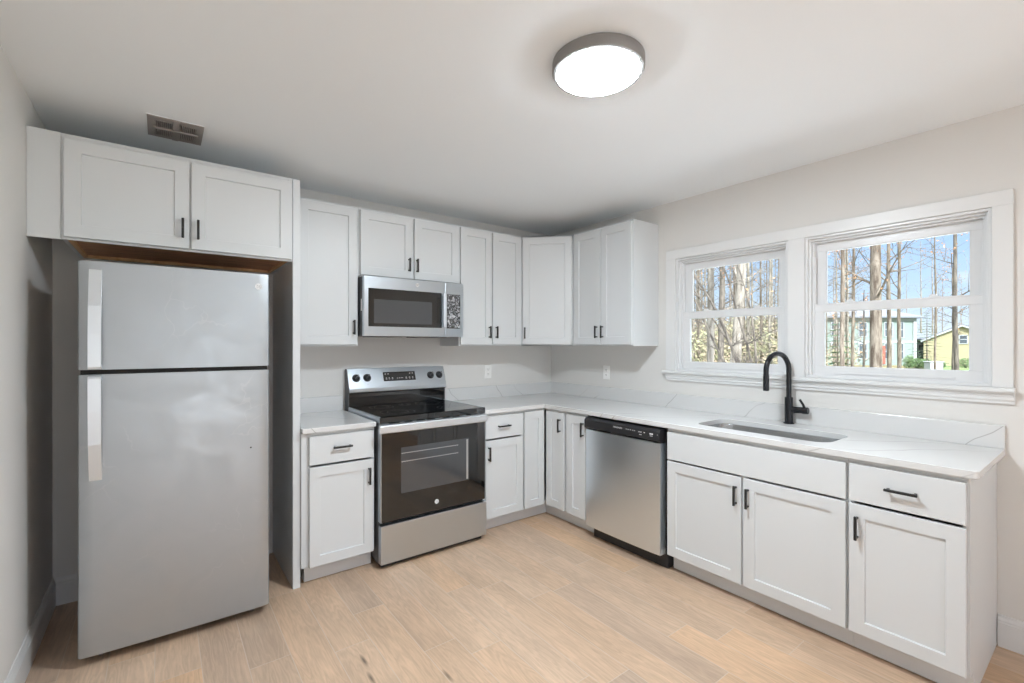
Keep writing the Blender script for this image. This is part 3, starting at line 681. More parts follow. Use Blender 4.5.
# ------------------------------------------------------------------ range
RX0, RX1 = -2.026, -1.246
t = thing('range', 'freestanding stainless and black glass electric range', 'stove', ((RX0 + RX1) / 2, -.35, 0))
m = MB(); m.box(RX0 + .004, RX1 - .004, -.010, -.640, .03, .905, .002)
m.box(RX0 + .002, RX0 + .012, -.600, -.655, .03, .9, .001); m.box(RX1 - .012, RX1 - .002, -.600, -.655, .03, .9, .001)
m.build('body', M_side, t, label='dark grey side panels')
m = MB(); m.box(RX0 + .02, RX1 - .02, -.60, -.66, .004, .032, .002); m.build('base_rail', M_plastic, t)
for sx_ in (RX0 + .05, RX1 - .05):
    for sy_ in (-.05, -.62):
        m = MB(Matrix.Translation((sx_, sy_, .0005))); m.lathe([(.016, 0), (.016, .01), (.01, .012), (.01, .032)], 14); m.build('foot', M_plastic, t, smooth=True)
m = MB(); m.box(RX0 + .011, RX1 - .007, -.060, -.676, .918, .941, .003, seg=2)
ct = m.build('cooktop', M_gloss, t, label='black ceramic glass top')
m = MB()
for bx, by, br in ((-1.83, -.50, .115), (-1.44, -.50, .085), (-1.83, -.21, .085), (-1.44, -.21, .115), (-1.635, -.18, .045)):
    for rr in (br, br * .62):
        n = 48; L1 = [(bx + rr * math.cos(2 * math.pi * k / n), by + rr * math.sin(2 * math.pi * k / n), .9413) for k in range(n)]
        L2 = [(bx + (rr - .0015) * math.cos(2 * math.pi * k / n), by + (rr - .0015) * math.sin(2 * math.pi * k / n), .9413) for k in range(n)]
        m.loops([L1, L2])
m.build('burner_ring', mat('ring_print', (.16, .16, .16), .3), ct)
m = MB(); m.box(RX0 + .001, RX0 + .0105, -.060, -.674, .903, .9425, .002); m.box(RX1 - .0065, RX1, -.060, -.674, .903, .9425, .002); m.box(RX0 + .0105, RX1 - .0065, -.10, -.640, .900, .9175)
m.build('cooktop_trim', M_steel, t)
m = MB(); m.box(RX0 + .001, RX1, -.6745, -.684, .902, .9415, .003, seg=2); m.box(RX0 + .011, RX1 - .007, -.640, -.6745, .902, .9175); m.build('front_band', M_gloss, t, label='black glass front edge')
# vent strip with slots
m = MB(); m.box(RX0 + .004, RX1 - .004, -.645, -.688, .872, .900, .002); vs_o = m.build('vent_strip', M_steel, t)
for k, (a, b) in enumerate([(.06, .13), (.165, .215), (.245, .305), (.32, .38), (.435, .495), (.51, .57), (.62, .665)]):
    m = MB(); m.box(RX0 + a, RX0 + b, -.650, -.6895, .8995, .9006); m.build('vent_slot', M_dark, vs_o)
# oven door
m = MB(); m.box(RX0 + .004, RX1 - .004, -.645, -.688, .290, .870, .003); door = m.build('oven_door', M_plastic, t)
m = MB(); m.box(RX0 + .010, RX1 - .010, -.6885, -.6925, .292, .858, .0015); gp = m.build('door_glass', M_gloss, door, label='glossy black glass front')
m = MB(); m.box(-1.890, -1.389, -.6926, -.6930, .452, .742); m.build('oven_window', M_mesh, door, label='lighter meshed viewing window')
m = MB()
for zz in (.705, .652):
    m.box(-1.888, -1.475, -.6931, -.6936, zz - .0018, zz + .0018)
    for k in range(24): m.box(-1.885 + k * .0175, -1.881 + k * .0175, -.6931, -.6938, zz - .004, zz)
m.box(-1.410, -1.396, -.6931, -.6934, .46, .735)
m.build('oven_rack', M_rack, door, label='pale rack lines behind the window')
m = MB(); m.box(RX0 + .001, RX0 + .009, -.650, -.694, .292, .868, .002); m.build('door_edge', M_steel, door, label='thin steel edge')
badge(BACK, -1.640, -.6930, .351, .015, door)
m = MB(); m.prof([(-.712, .852), (-.712, .892), (-.717, .898), (-.730, .899), (-.736, .893), (-.736, .854), (-.731, .848), (-.717, .848)], RX0 - .018, RX1 - .016)
hd = bevel_mod(m.build('door_handle', M_handle, door, label='wide flat stainless handle bar'), .002)
m = MB()
m.bm.free()
for xx in (RX0 + .01, RX1 - .04):
    m = MB(); m.box(xx - .012, xx + .012, -.686, -.716, .852, .870, .003); m.build('handle_bracket', M_handle, door)
m = MB(); m.box(RX0 + .003, RX1 + .002, -.645, -.697, .034, .272, .004, seg=2); m.build('storage_drawer', M_steel, t)
# backguard
m = MB(); m.prof([(-.012, .905), (-.012, 1.212), (-.050, 1.212), (-.100, 1.060), (-.100, 1.040), (-.075, 1.036), (-.075, .905)], RX0 + .008, RX1 - .008)
m.build('backguard', M_plastic, t)
m = MB(); m.prof([(-.052, 1.214), (-.108, 1.072), (-.108, 1.046), (-.090, 1.042), (-.090, 1.040), (-.085, 1.040), (-.085, 1.07), (-.040, 1.205), (-.012, 1.205), (-.012, 1.214)], RX0, RX1 + .002)
cp = bevel_mod(m.build('control_panel', M_steel, t, label='sloped stainless control panel'), .0015)
m = MB(); m.prof([(-.012, .90), (-.012, 1.213), (-.050, 1.213), (-.104, 1.070), (-.104, 1.044), (-.085, 1.036), (-.085, .942), (-.070, .90)], RX0 - .002, RX0 + .005)
m.build('end_cap', M_side, t); m = MB()
m.prof([(-.012, .90), (-.012, 1.213), (-.050, 1.213), (-.104, 1.070), (-.104, 1.044), (-.085, 1.036), (-.085, .942), (-.070, .90)], RX1 - .003, RX1 + .004)
m.build('end_cap', M_side, t)
m = MB(); m.box(RX0 + .008, RX1 - .006, -.076, -.082, .944, 1.034, .001); m.box(RX0 + .012, RX1 - .01, -.078, -.088, .970, .974, .001); m.build('back_riser', M_gloss, t, label='black glass riser under the controls')
sl = math.atan2(.056, .142)
def on_panel(u, z):      # point on the sloped face
    k = (1.214 - z) / (1.214 - 1.072); y = -.052 - .056 * k
    return Matrix.Translation((u, y - .0003, z)) @ Matrix.Rotation(-sl, 4, 'X') @ FACE
for u in (-1.969, -1.888, -1.372, -1.294):
    m = MB(on_panel(u, 1.146)); m.lathe([(.029, 0), (.029, .003), (.024, .006), (.021, .014), (.020, .020), (.017, .022)], 28)
    m.box(-.0055, .0055, -.022, .022, .020, .032, .0025, M=Matrix.Rotation(R(-35), 4, 'Z'))
    kb = m.build('knob', M_plastic, cp, smooth=True)
    m = MB(on_panel(u, 1.146)); m.box(-.0010, .0010, .004, .021, .032, .0325, M=Matrix.Rotation(R(-35), 4, 'Z')); m.build('pointer', M_print, kb)
    m = MB(on_panel(u, 1.100)); m.mesh(text_mesh('8', .008) if False else text_mesh('o', .009), Matrix.Identity(4)); m.build('burner_mark', M_side, cp)
m = MB(on_panel(-1.634, 1.149)); m.box(-.130, .130, -.036, .036, 0, .0015, .0006); dp = m.build('display', M_gloss, t, label='black display and touch pad')
KL = [(x_, .0205, .005, .0025) for x_ in (-.112, -.090, .086, .108)]
KL += [(x_, -.0115, .0045, .0025) for x_ in (-.108, -.085, -.06, .052, .080, .106)] + [(x_, -.0205, .006, .0015) for x_ in (-.108, -.085, -.06, .052, .080, .106)]
KL += [(x_, -.015, .004, .002) for x_ in (-.02, -.005, .01, .022)]
for x_, z_, a_, b_ in KL:
    m = MB(on_panel(-1.634, 1.149)); m.box(x_ - a_, x_ + a_, z_ - b_, z_ + b_, .0016, .0019); m.build('key_label', M_print, dp)

# ------------------------------------------------------------------ microwave
MX0, MX1, MZ0, MZ1, MF = -2.028, -1.262, 1.446, 1.8530, -.408
t = thing('microwave', 'stainless over-the-range microwave mounted under the short cabinet', 'microwave', ((MX0 + MX1) / 2, -.2, MZ0))
m = MB(); m.box(MX0 + .003, MX1 - .003, -.003, -.372, MZ0 + .006, MZ1 - .001, .002); m.build('body', M_side, t)
m = MB(); m.box(MX0 + .10, MX0 + .30, -.10, -.34, MZ0 - .001, MZ0 + .006, .001); m.box(MX0 + .44, MX0 + .66, -.10, -.34, MZ0 - .001, MZ0 + .006, .001)
m.box(MX0 + .34, MX0 + .40, -.25, -.33, MZ0 + .002, MZ0 + .006, .001); m.build('grease_filter', M_plastic, t)
spl = -1.420
m = MB(); m.box(MX0, spl - .001, -.373, MF, MZ0 + .002, MZ1, .004, seg=2); md = m.build('door', M_steel, t)
m = MB(); m.box(-1.998, -1.449, MF - .0003, MF - .0028, 1.514, 1.771, .001); m.build('door_glass', M_gloss, md, label='glossy black glass')
m = MB(); m.box(-1.960, -1.529, MF - .0029, MF - .0033, 1.537, 1.698); m.build('door_window', M_mesh, md, label='lighter meshed window')
m = MB(); m.box(-1.486, -1.462, MF - .0029, MF - .0045, 1.545, 1.735, .001); m.build('grip_recess', M_dark, md)
m = MB(); m.box(-1.447, -1.423, MF - .024, MF - .034, 1.520, 1.768, .003, seg=2)
m.box(-1.443, -1.427, MF, MF - .026, 1.522, 1.536, .001); m.box(-1.443, -1.427, MF, MF - .026, 1.752, 1.766, .001); m.build('door_handle', M_handle, md)
badge(BACK, -1.643, MF - .0002, 1.815, .0135, md)
m = MB(); m.box(spl + .001, MX1, -.373, MF, MZ0 + .002, MZ1, .004, seg=2); mp_ = m.build('control_frame', M_steel, t)
M_film = mat('crumpled_film', (.10, .11, .12), .18, spec=.9)
nt = M_film.node_tree; tt = nd(nt, 'ShaderNodeTexCoord'); nn = nd(nt, 'ShaderNodeTexNoise'); nn.inputs['Scale'].default_value = 38; nn.inputs['Detail'].default_value = 3; nn.inputs['Distortion'].default_value = 1.5
bb = nd(nt, 'ShaderNodeBump'); bb.inputs['Strength'].default_value = 1.0; bb.inputs['Distance'].default_value = .006
ln(nt, tt.outputs['Object'], nn.inputs[0]); ln(nt, nn.outputs[0], bb.inputs['Height']); ln(nt, bb.outputs[0], bsdf(M_film).inputs['Normal'])
rr_ = nd(nt, 'ShaderNodeValToRGB'); rr_.color_ramp.elements[0].position = .48; rr_.color_ramp.elements[1].position = .68; rr_.color_ramp.elements[0].color = (.02, .022, .025, 1); rr_.color_ramp.elements[1].color = (.55, .57, .60, 1)
ln(nt, nn.outputs[0], rr_.inputs[0]); ln(nt, rr_.outputs[0], bsdf(M_film).inputs['Base Color'])
m = MB(); m.box(-1.406, -1.290, MF - .0003, MF - .0025, 1.512, 1.767, .001); pd = m.build('control_panel', M_gloss, mp_)
m = MB(); n = 9; VV = []
random.seed(5)
nx, nz_ = 12, 26
vs__ = [(-1.402 + .108 * i / nx, MF - .0030 - .0035 * max(0, noise.noise(Vector((i * .9, j * .7, 2.0)))), 1.516 + .247 * j / nz_) for j in range(nz_ + 1) for i in range(nx + 1)]
m._add(vs__, [(j * (nx + 1) + i, j * (nx + 1) + i + 1, (j + 1) * (nx + 1) + i + 1, (j + 1) * (nx + 1) + i) for j in range(nz_) for i in range(nx)])
m.build('protective_film', M_film, pd, label='crumpled clear protective film')
m = MB(); m.box(MX0 + .0025, MX0 + .0015, -.345, -.362, 1.62, 1.70); m.build('sticker', M_white, t)

# ------------------------------------------------------------------ dishwasher
t = thing('dishwasher', 'stainless dishwasher with black control strip between the base cabinets', 'dishwasher', rootloc(RIGHT, 1.415, 0, -.3), None)
m = MB(RIGHT); m.box(1.102, 1.730, -.010, -.600, .10, .872, .002); m.build('tub', M_plastic, t)
def dw_prof(zz0, zz1, mm, bulge=.010):
    pts = [(1.101, -.600), (1.101, -.640)]
    for k in range(17):
        a = k / 16; uu = 1.103 + (1.725 - 1.103) * a; pts.append((uu, -.648 - bulge * math.sin(math.pi * a) ** .5 - .004))
    pts += [(1.727, -.640), (1.727, -.600)]
    mm.prism(pts, zz0, zz1)
m = MB(RIGHT); dw_prof(.093, .783, m); dd = m.build('door', M_steel_v, t, smooth=True, label='brushed stainless door')
m = MB(RIGHT)
m.prof([(-.600, .786), (-.650, .786), (-.668, .800), (-.668, .852), (-.655, .868), (-.600, .870)], 1.100, 1.729)
cpn = bevel_mod(m.build('control_panel', M_plastic, t, label='black control strip'), .002)
m = MB(RIGHT); m.box(1.350, 1.480, -.6683, -.6655, .788, .803, .001); m.build('pocket_grip', M_dark, cpn)
m = MB(RIGHT @ Matrix.Translation((1.405, -.6684, .838)) @ FACE); m.mesh(text_mesh('FRIGIDAIRE', .0150), Matrix.Identity(4)); m.build('brand_lettering', M_print, cpn)
KL = [(u_, .8385, .003, .0025) for u_ in (1.432, 1.448, 1.466, 1.486, 1.500)] + [(u_, .8365, .005, .0025) for u_ in (1.535, 1.549, 1.575)]
KL += [(1.545, .820, .010, .002), (1.642, .836, .0125, .004), (1.642, .8235, .010, .0015), (1.687, .836, .002, .002)]
for u_, z_, a_, b_ in KL:
    u_ += .045 if u_ < 1.6 else .030; m = MB(RIGHT); m.box(u_ - a_, u_ + a_, -.6681, -.6685, z_ - b_, z_ + b_); m.build('key_label', M_print, cpn)
m = MB(RIGHT); m.box(1.125, 1.742, -.545, -.595, .004, .088, .002); m.box(1.725, 1.745, -.50, -.59, .012, .095, .001); m.build('toe_panel', M_plastic, t)
for u_ in (1.14, 1.70):
    m = MB(RIGHT @ Matrix.Translation((u_, -.55, .0005))); m.lathe([(.014, 0), (.014, .008), (.006, .01), (.006, .10)], 12); m.build('leveling_foot', M_chrome, t, smooth=True)

# ------------------------------------------------------------------ ceiling lamp, added rear fill lamp and vent
def ceiling_lamp(x, y, label, dm):
    t = thing('ceiling_light', label, 'light fixture', (x, y, H), 'round flush ceiling lights')
    m = MB(Matrix.Translation((x, y, H))); m.lathe([(.168, -.0005), (.174, -.004), (.174, -.038), (.170, -.044), (.163, -.046), (.156, -.045), (.156, -.0005)], 72, cap=False)
    m.build('rim', M_ring, t, smooth=True, label='grey metal rim')
    m = MB(Matrix.Translation((x, y, H))); m.lathe([(.1555, -.002), (.1555, -.046), (.152, -.0510), (.140, -.0535), (.10, -.0550), (.03, -.0555)], 72); m.build('diffuser', dm, t, smooth=True, label='glowing white disc')
ceiling_lamp(-1.765, -2.232, 'round flush ceiling light with grey rim above the kitchen floor', M_lamp)
ceiling_lamp(-1.765, -4.90, 'added fill light shaped like a ceiling light, unseen behind the viewpoint', M_rear_fill)  # unseen lamp added behind the camera, only for fill light
t = thing('ceiling_vent', 'bare dark metal ceiling vent above the refrigerator cabinet', 'vent', (-3.04, -.56, H))
vx0, vx1, vy0, vy1 = -3.152, -2.927, -.692, -.430
m = MB(); zt_ = H - .0005
m.box(vx0, vx1, vy0, vy0 + .045, zt_ - .006, zt_, .001); m.box(vx0, vx1, vy1 - .03, vy1, zt_ - .006, zt_, .001)
m.box(vx0, vx0 + .030, vy0 + .045, vy1 - .03, zt_ - .006, zt_, .0005); m.box(vx1 - .030, vx1, vy0 + .045, vy1 - .03, zt_ - .006, zt_, .0005)
cxv, cyv = (vx0 + vx1) / 2, (vy0 + vy1) / 2
m.box(vx0 + .02, vx1 - .02, cyv - .008, cyv + .008, zt_ - .014, zt_, .001); m.box(cxv - .014, cxv + .014, vy0, vy1, zt_ - .009, zt_, .002)
m.build('frame', M_vent, t)
m = MB(); m.box(vx0 + .02, vx1 - .02, vy0 + .03, vy1 - .02, zt_ - .0015, zt_ - .0005); m.build('duct_backing', M_dark, t)
for a, b in ((vx0 + .030, cxv - .014), (cxv + .014, vx1 - .030)):
    for k in range(9):
        xx = a + (b - a) * (k + .5) / 9
        m = MB(Matrix.Translation((xx, 0, zt_ - .004)) @ Matrix.Rotation(R(35), 4, 'Y')); m.box(-.0015, .0015, vy0 + .04, vy1 - .025, -.004, .003); m.build('louvre', M_vent, t)
m = MB(); m.box(vx0 - .004, vx0, vy0, vy1, zt_ - .003, zt_, 0); m.box(vx0, vx1, vy0 - .004, vy0, zt_ - .003, zt_, 0); m.build('paint_edge', M_ceil, t, label='broken edge of ceiling paint')

# ------------------------------------------------------------------ outdoors
GZ = -1.0
M_grass = mat('grass', (0.10, 0.16, 0.05), 0.9, spec=.1); noise_color(M_grass, (0.085, 0.14, 0.045), (0.17, 0.18, 0.09), .35, lo=.4, hi=.62)
M_bounce_patio = mat('bounce_concrete', (0.62, 0.61, 0.59), 0.85, spec=.2); noise_color(M_bounce_patio, (0.58, 0.57, 0.55), (0.66, 0.65, 0.63), 3)
M_bounce_gravel = mat('bounce_gravel', (0.66, 0.66, 0.66), 0.9, spec=.1); noise_color(M_bounce_gravel, (0.60, 0.61, 0.62), (0.72, 0.72, 0.72), 6)
M_leafg = mat('leaf_litter', (0.15, 0.12, 0.07), 0.95, spec=.1); noise_color(M_leafg, (0.14, 0.10, 0.06), (0.18, 0.17, 0.08), 1.2)
def bark(name, c1, c2):
    m = mat(name, c1, 0.9, spec=.1); noise_color(m, c1, c2, 4, (3, 3, .6), lo=.38, hi=.62, detail=6); return m
M_bark = bark('bark_brown', (0.065, 0.048, 0.036), (0.17, 0.14, 0.11))
M_barkp = bark('bark_pale', (0.10, 0.085, 0.068), (0.24, 0.21, 0.175))
M_barkd = bark('bark_dark', (0.05, 0.042, 0.036), (0.13, 0.11, 0.09))
M_bud = mat('orange_buds', (0.42, 0.20, 0.09), .8)
M_needle = mat('needles', (0.045, 0.085, 0.04), .8); noise_color(M_needle, (0.03, 0.06, 0.028), (0.08, 0.13, 0.06), 3)
M_shrub = mat('shrub_leaves', (0.05, 0.10, 0.03), .7); noise_color(M_shrub, (0.035, 0.075, 0.02), (0.11, 0.17, 0.05), 4)
M_brush = mat('thicket_leaves', (0.3, 0.27, 0.13), .8); noise_color(M_brush, (0.215, 0.16, 0.105), (0.18, 0.175, 0.09), .5, lo=.42, hi=.56)
M_gside = mat('green_siding', (0.175, 0.215, 0.195), .8); M_gtrim = mat('house_trim', (0.27, 0.28, 0.28), .7)
M_yside = mat('yellow_siding', (0.30, 0.26, 0.155), .8); M_roofm = mat('grey_shingles', (0.10, 0.105, 0.12), .85)
M_hwin = mat('house_glass', (0.05, 0.06, 0.07), .15)
for mm_, c_ in ((M_gside, (.27, .33, .28)), (M_yside, (.40, .33, .17))):
    nt = mm_.node_tree; g = nd(nt, 'ShaderNodeNewGeometry'); sp = nd(nt, 'ShaderNodeSeparateXYZ'); ln(nt, g.outputs['Position'], sp.inputs[0])
    a = nd(nt, 'ShaderNodeMath', operation='MULTIPLY'); a.inputs[1].default_value = 5.5; ln(nt, sp.outputs['Z'], a.inputs[0])
    b = nd(nt, 'ShaderNodeMath', operation='FRACT'); ln(nt, a.outputs[0], b.inputs[0])
    bp = nd(nt, 'ShaderNodeBump'); bp.inputs['Distance'].default_value = .03; ln(nt, b.outputs[0], bp.inputs['Height']); ln(nt, bp.outputs[0], bsdf(mm_).inputs['Normal'])

struct(MB().box(.30, 130, -60, 90, GZ - .3, GZ).build('ground', M_grass))
struct(MB().box(.30, 12.5, -14, 5, GZ, GZ + .02).build('window_bounce_ground', M_bounce_gravel))  # pale ground added below the sill line, bounces sunlight up to the ceiling
struct(MB().box(-9, .25, -13, YR - .16, -.25, -.05).build('rear_bounce_ground', M_bounce_patio))  # unseen pale slab added to bounce sunlight in through the rear doorway

def grow(mb, p, d, length, rad, rng, depth, buds=None, droop=0.0, nseg=5):
    pts = [Vector(p)]; rads = [rad]; d = Vector(d).normalized(); n = max(3, int(5 - depth))
    tips = []
    for i in range(n):
        d = (d + Vector((rng.uniform(-.22, .22), rng.uniform(-.22, .22), rng.uniform(-.10, .16) - droop))).normalized()
        pts.append(pts[-1] + d * (length / n)); rads.append(rad * (1 - .8 * (i + 1) / n)); tips.append((pts[-1].copy(), d.copy(), rads[-1]))
    mb.tube(pts, rads, max(3, nseg), cap=False)
    if depth <= 0:
        if buds is not None:
            for q in pts[1:]:
                if rng.random() < .30:
                    s_ = .035; v = [q + Vector((rng.uniform(-s_, s_), rng.uniform(-s_, s_), rng.uniform(-s_, s_))) for _ in range(4)]
                    buds._add(v, [(0, 1, 2), (0, 2, 3), (0, 3, 1), (1, 3, 2)])
        return
    for (q, dd, rr) in tips:
        for _ in range(2 if depth > 1 else 2):
            a = rng.uniform(0, 6.28); side = dd.orthogonal().normalized(); side.rotate(Matrix.Rotation(a, 3, dd))
            nd_ = (dd * .55 + side * .85).normalized()
            grow(mb, q, nd_, length * rng.uniform(.38, .6), max(rr * .6, .005), rng, depth - 1, buds, droop, nseg - 1)

def tree_meshes(seed, height, rad, lean=(0, 0), first=.25, nb=10, blen=2.2, depth=1, wob=.08, bm_=None, buds=True):
    rng = random.Random(seed); tr = MB(); br = MB(); bu = MB() if buds else None
    pts = []; rads = []; n = 14; x = y = 0
    for i in range(n + 1):
        t_ = i / n; x += rng.uniform(-wob, wob) * (height / n) * .5; y += rng.uniform(-wob, wob) * (height / n) * .5
        pts.append(Vector((x + lean[0] * t_ * height, y + lean[1] * t_ * height, t_ * height))); rads.append(rad * (1.18 if i == 0 else 1 - .75 * t_))
    tr.tube(pts, rads, 14)
    for k in range(nb):
        t_ = first + (1 - first) * (k + rng.random()) / nb * .95; f_ = t_ * n; i = min(int(f_), n - 1)
        p = pts[i].lerp(pts[i + 1], f_ - i); a = rng.uniform(0, 6.28)
        grow(br, p, (math.cos(a), math.sin(a), rng.uniform(.25, .8)), blen * rng.uniform(.5, 1.1) * (1.1 - .6 * t_), rads[i] * rng.uniform(.16, .28) + .008, rng, depth, bu)
    return tr, br, bu
def make_tree(loc, label, seed, height, rad, m=None, group=None, **kw):
    t = thing('bare_tree', label, 'tree', (loc[0], loc[1], GZ), group, local=True)
    tr, br, bu = tree_meshes(seed, height, rad, **kw); m = m or M_bark
    tr.build('trunk', m, t, smooth=True, sharp=80); br.build('branches', m, t, recalc=False)
    if bu and len(bu.bm.verts): bu.build('buds', M_bud, t)['kind'] = 'stuff'
    return t
# seen through the right-hand window
make_tree((14.12, 1.08), 'thickest brown tree trunk seen through the right window', 11, 15, .178, M_bark, first=.22, nb=14, blen=2.6, wob=.03)
make_tree((12.09, 1.37), 'slim bare tree nearest the left edge of the right window view', 12, 11, .064, M_bark, lean=(.02, -.02), first=.30, nb=14, blen=1.6, wob=.16)
make_tree((17.14, 2.56), 'thin straight bare tree second from the left in the right window', 13, 12, .062, M_bark, first=.25, nb=16, blen=1.8, wob=.05)
make_tree((19.55, 2.05), 'slender bare tree standing just right of the thickest trunk', 14, 14, .085, M_bark, first=.30, nb=16, blen=3.2, wob=.06, depth=2)
make_tree((22.23, 2.47), 'thin twin-looking bare tree in front of the pale green house', 15, 12, .085, M_bark, first=.30, nb=16, blen=2.6, wob=.06)
make_tree((20.2, 0.25), 'grey bare tree in front of the yellow house, right side of the view', 16, 15, .080, M_barkd, lean=(0, .012), first=.18, nb=10, blen=2.0, wob=.05)
make_tree((31.52, 2.96), 'very thin tall sapling between the two houses', 17, 12, .06, M_bark, first=.35, nb=16, blen=2.2, wob=.05)
make_tree((32.33, 2.35), 'thin crooked sapling close beside the grey tree', 18, 7.5, .085, M_barkd, first=.3, nb=14, blen=1.6, wob=.12)
make_tree((19.88, 2.99), 'short dark crooked sapling left of the thickest trunk', 19, 4.6, .06, M_barkd, first=.3, nb=10, blen=1.0, wob=.2)
# seen through the left-hand window
make_tree((8.73, 3.28), 'pale mottled tree, leftmost large trunk in the left window', 21, 14, .105, M_barkp, lean=(.005, .003), first=.22, nb=14, blen=1.8, wob=.03)
make_tree((11.81, 4.71), 'darker slim trunk between the two pale trunks in the left window', 22, 14, .105, M_barkd, lean=(.004, -.006), first=.25, nb=14, blen=2.0, wob=.03)
make_tree((7.65, 2.22), 'pale leaning tree, the thickest trunk in the left window', 23, 12, .135, M_barkp, lean=(.035, -.05), first=.30, nb=14, blen=1.9, wob=.04)
# arching multi-stemmed tree
t = thing('bare_tree', 'dark many-branched arching tree at the right of the left window', 'tree', (6.9, .95, GZ), None, local=True)
rng = random.Random(31); tr = MB(); br = MB()
for k in range(6):
    a = R(75 + k * 20 + rng.uniform(-10, 10)); pts = [Vector((0.05 * math.cos(a), .05 * math.sin(a), 0))]; d = Vector((.12 * math.cos(a), .12 * math.sin(a), 1)); rads = [.032]
    for i in range(9):
        d = (d + Vector((.05 * math.cos(a), .07 * math.sin(a), -.035)) + Vector((rng.uniform(-.14, .14), rng.uniform(-.14, .14), 0))).normalized()
        pts.append(pts[-1] + d * .62); rads.append(.032 * (1 - i / 11))
    tr.tube(pts, rads, 8)
    for i in range(2, 10):
        for _ in range(2):
            a2 = rng.uniform(0, 6.28); grow(br, pts[i], (math.cos(a2), math.sin(a2), .5), rng.uniform(.4, .8), rads[i] * .5, rng, 1)
tr.build('stems', M_barkd, t, smooth=True); br.build('branches', M_barkd, t, recalc=False)

# background woods: individual trees copied from a few kinds
protos = []
for k in range(5):
    protos.append(tree_meshes(40 + k, 13 + k, 0.065 + .013 * k, first=.14, nb=15, blen=2.4, depth=1, wob=.06, buds=False))
bt = []
for k, (tr, br, bu) in enumerate(protos):
    t = thing('woodland_tree', 'bare woodland tree in the dense background woods', 'tree', (0, 0, GZ), 'bare trees in the background woods', local=True)
    mm_ = [M_bark, M_barkp, M_bark, M_barkp, M_barkp][k]  # pale bark on most kinds puts distance haze into the colour
    a = tr.build('trunk', mm_, t, smooth=True, sharp=80); b = br.build('branches', mm_, t, recalc=False); bt.append((t, a, b))
rng = random.Random(77)
fx_, fy_ = math.sin(YAW), math.cos(YAW)
def ray_pt(px, d):
    r = (px - 512) / FPX; return (-3.0968 + d * (r * fy_ + fx_), -3.4472 + d * (-r * fx_ + fy_))
spots = []
for i in range(80):
    px = rng.uniform(676, 800) if i < 66 else rng.uniform(812, 858); d = rng.uniform(24, 56) if i < 66 else rng.uniform(34, 46)
    spots.append(ray_pt(px, d))
for i in range(14): spots.append(ray_pt(rng.uniform(800, 990), rng.uniform(62, 80)))
for i, (x, y) in enumerate(spots):
    t, a, b = bt[i % 5]
    if i >= 5:
        t2 = t.copy(); COL.objects.link(t2)
        for ch in (a, b):
            c_ = ch.copy(); COL.objects.link(c_); c_.parent = t2
        t = t2
    t.location = (x, y, GZ); t.rotation_euler = (0, 0, rng.uniform(0, 6.28)); s_ = rng.uniform(.75, 1.15); t.scale = (s_, s_, s_)
# undergrowth
def leaf_quads(mb, c, rx, ry, rz, n, s, rng, flat=0):
    for _ in range(n):
        while True:
            p = Vector((rng.uniform(-1, 1), rng.uniform(-1, 1), rng.uniform(-1, 1)))
            if p.length < 1: break
        p = Vector((c[0] + p.x * rx, c[1] + p.y * ry, c[2] + p.z * rz)); k = s * rng.uniform(.5, 1.2)
        a = Vector((rng.uniform(-1, 1), rng.uniform(-1, 1), rng.uniform(-1, 1))).normalized() * k; b = a.orthogonal().normalized() * k * .6
        mb._add([p - a, p + b, p + a, p - b], [(0, 1, 2, 3)])
m = MB()
for i in range(1000):
    px = rng.uniform(635, 803); d = rng.uniform(24, 52); x, y = ray_pt(px, d); z = GZ + rng.uniform(.2, 5.4) * (d / 50)
    leaf_quads(m, (x, y, z), .9, .9, .7, 34, .12, rng)
for i in range(90):
    px = rng.uniform(812, 860); d = rng.uniform(34, 46); x, y = ray_pt(px, d); leaf_quads(m, (x, y, GZ + rng.uniform(.3, 2.2)), .8, .8, .6, 20, .09, rng)
tag(m.build('undergrowth', M_brush, recalc=False), 'tan and yellow-green thicket filling the woods behind the trunks', 'undergrowth', kind='stuff')
m = MB()
struct(MB().box(24, 125, 8.5, 90, GZ + .001, GZ + .02).build('woodland_ground', M_leafg))

# spruce left of the right-hand view
def conifer(loc, label, h_, r_, seed):
    rng = random.Random(seed); t = thing('conifer', label, 'tree', (loc[0], loc[1], GZ), None, local=True)
    m = MB(); m.tube([(0, 0, 0), (0, 0, h_)], [.07, .01], 8); m.build('trunk', M_bark, t, smooth=True)
    m = MB(); z = .5
    while z < h_ - .1:
        L = r_ * (1 - z / h_) + .08
        for k in range(7):
            a = rng.uniform(0, 6.28); l_ = L * rng.uniform(.8, 1.15)
            p0 = Vector((0, 0, z)); p1 = Vector((l_ * math.cos(a), l_ * math.sin(a), z - .12 * l_)); 
            for q in range(int(10 * l_) + 4):
                f_ = rng.random(); p = p0.lerp(p1, f_); sd_ = Vector((-math.sin(a), math.cos(a), 0)) * rng.choice((-1, 1)) * .26 * (1.1 - f_) * rng.uniform(.5, 1.2)
                dr = Vector((math.cos(a) * .12, math.sin(a) * .12, -.05)); w_ = Vector((0, 0, .02)) + dr * .2
                m._add([p, p + sd_ * .5 + dr * .5 + w_, p + sd_ + dr, p + sd_ * .5 + dr * .5 - w_], [(0, 1, 2, 3)])
        z += .26
    m.build('needle_branches', M_needle, t, recalc=False); return t
conifer((22.5, 4.76), 'young green spruce at the left edge of the right window view', 3.6, 1.3, 3)
conifer((56.2, 8.12), 'small evergreen tree behind the gap between the two houses', 5.6, 1.9, 4)
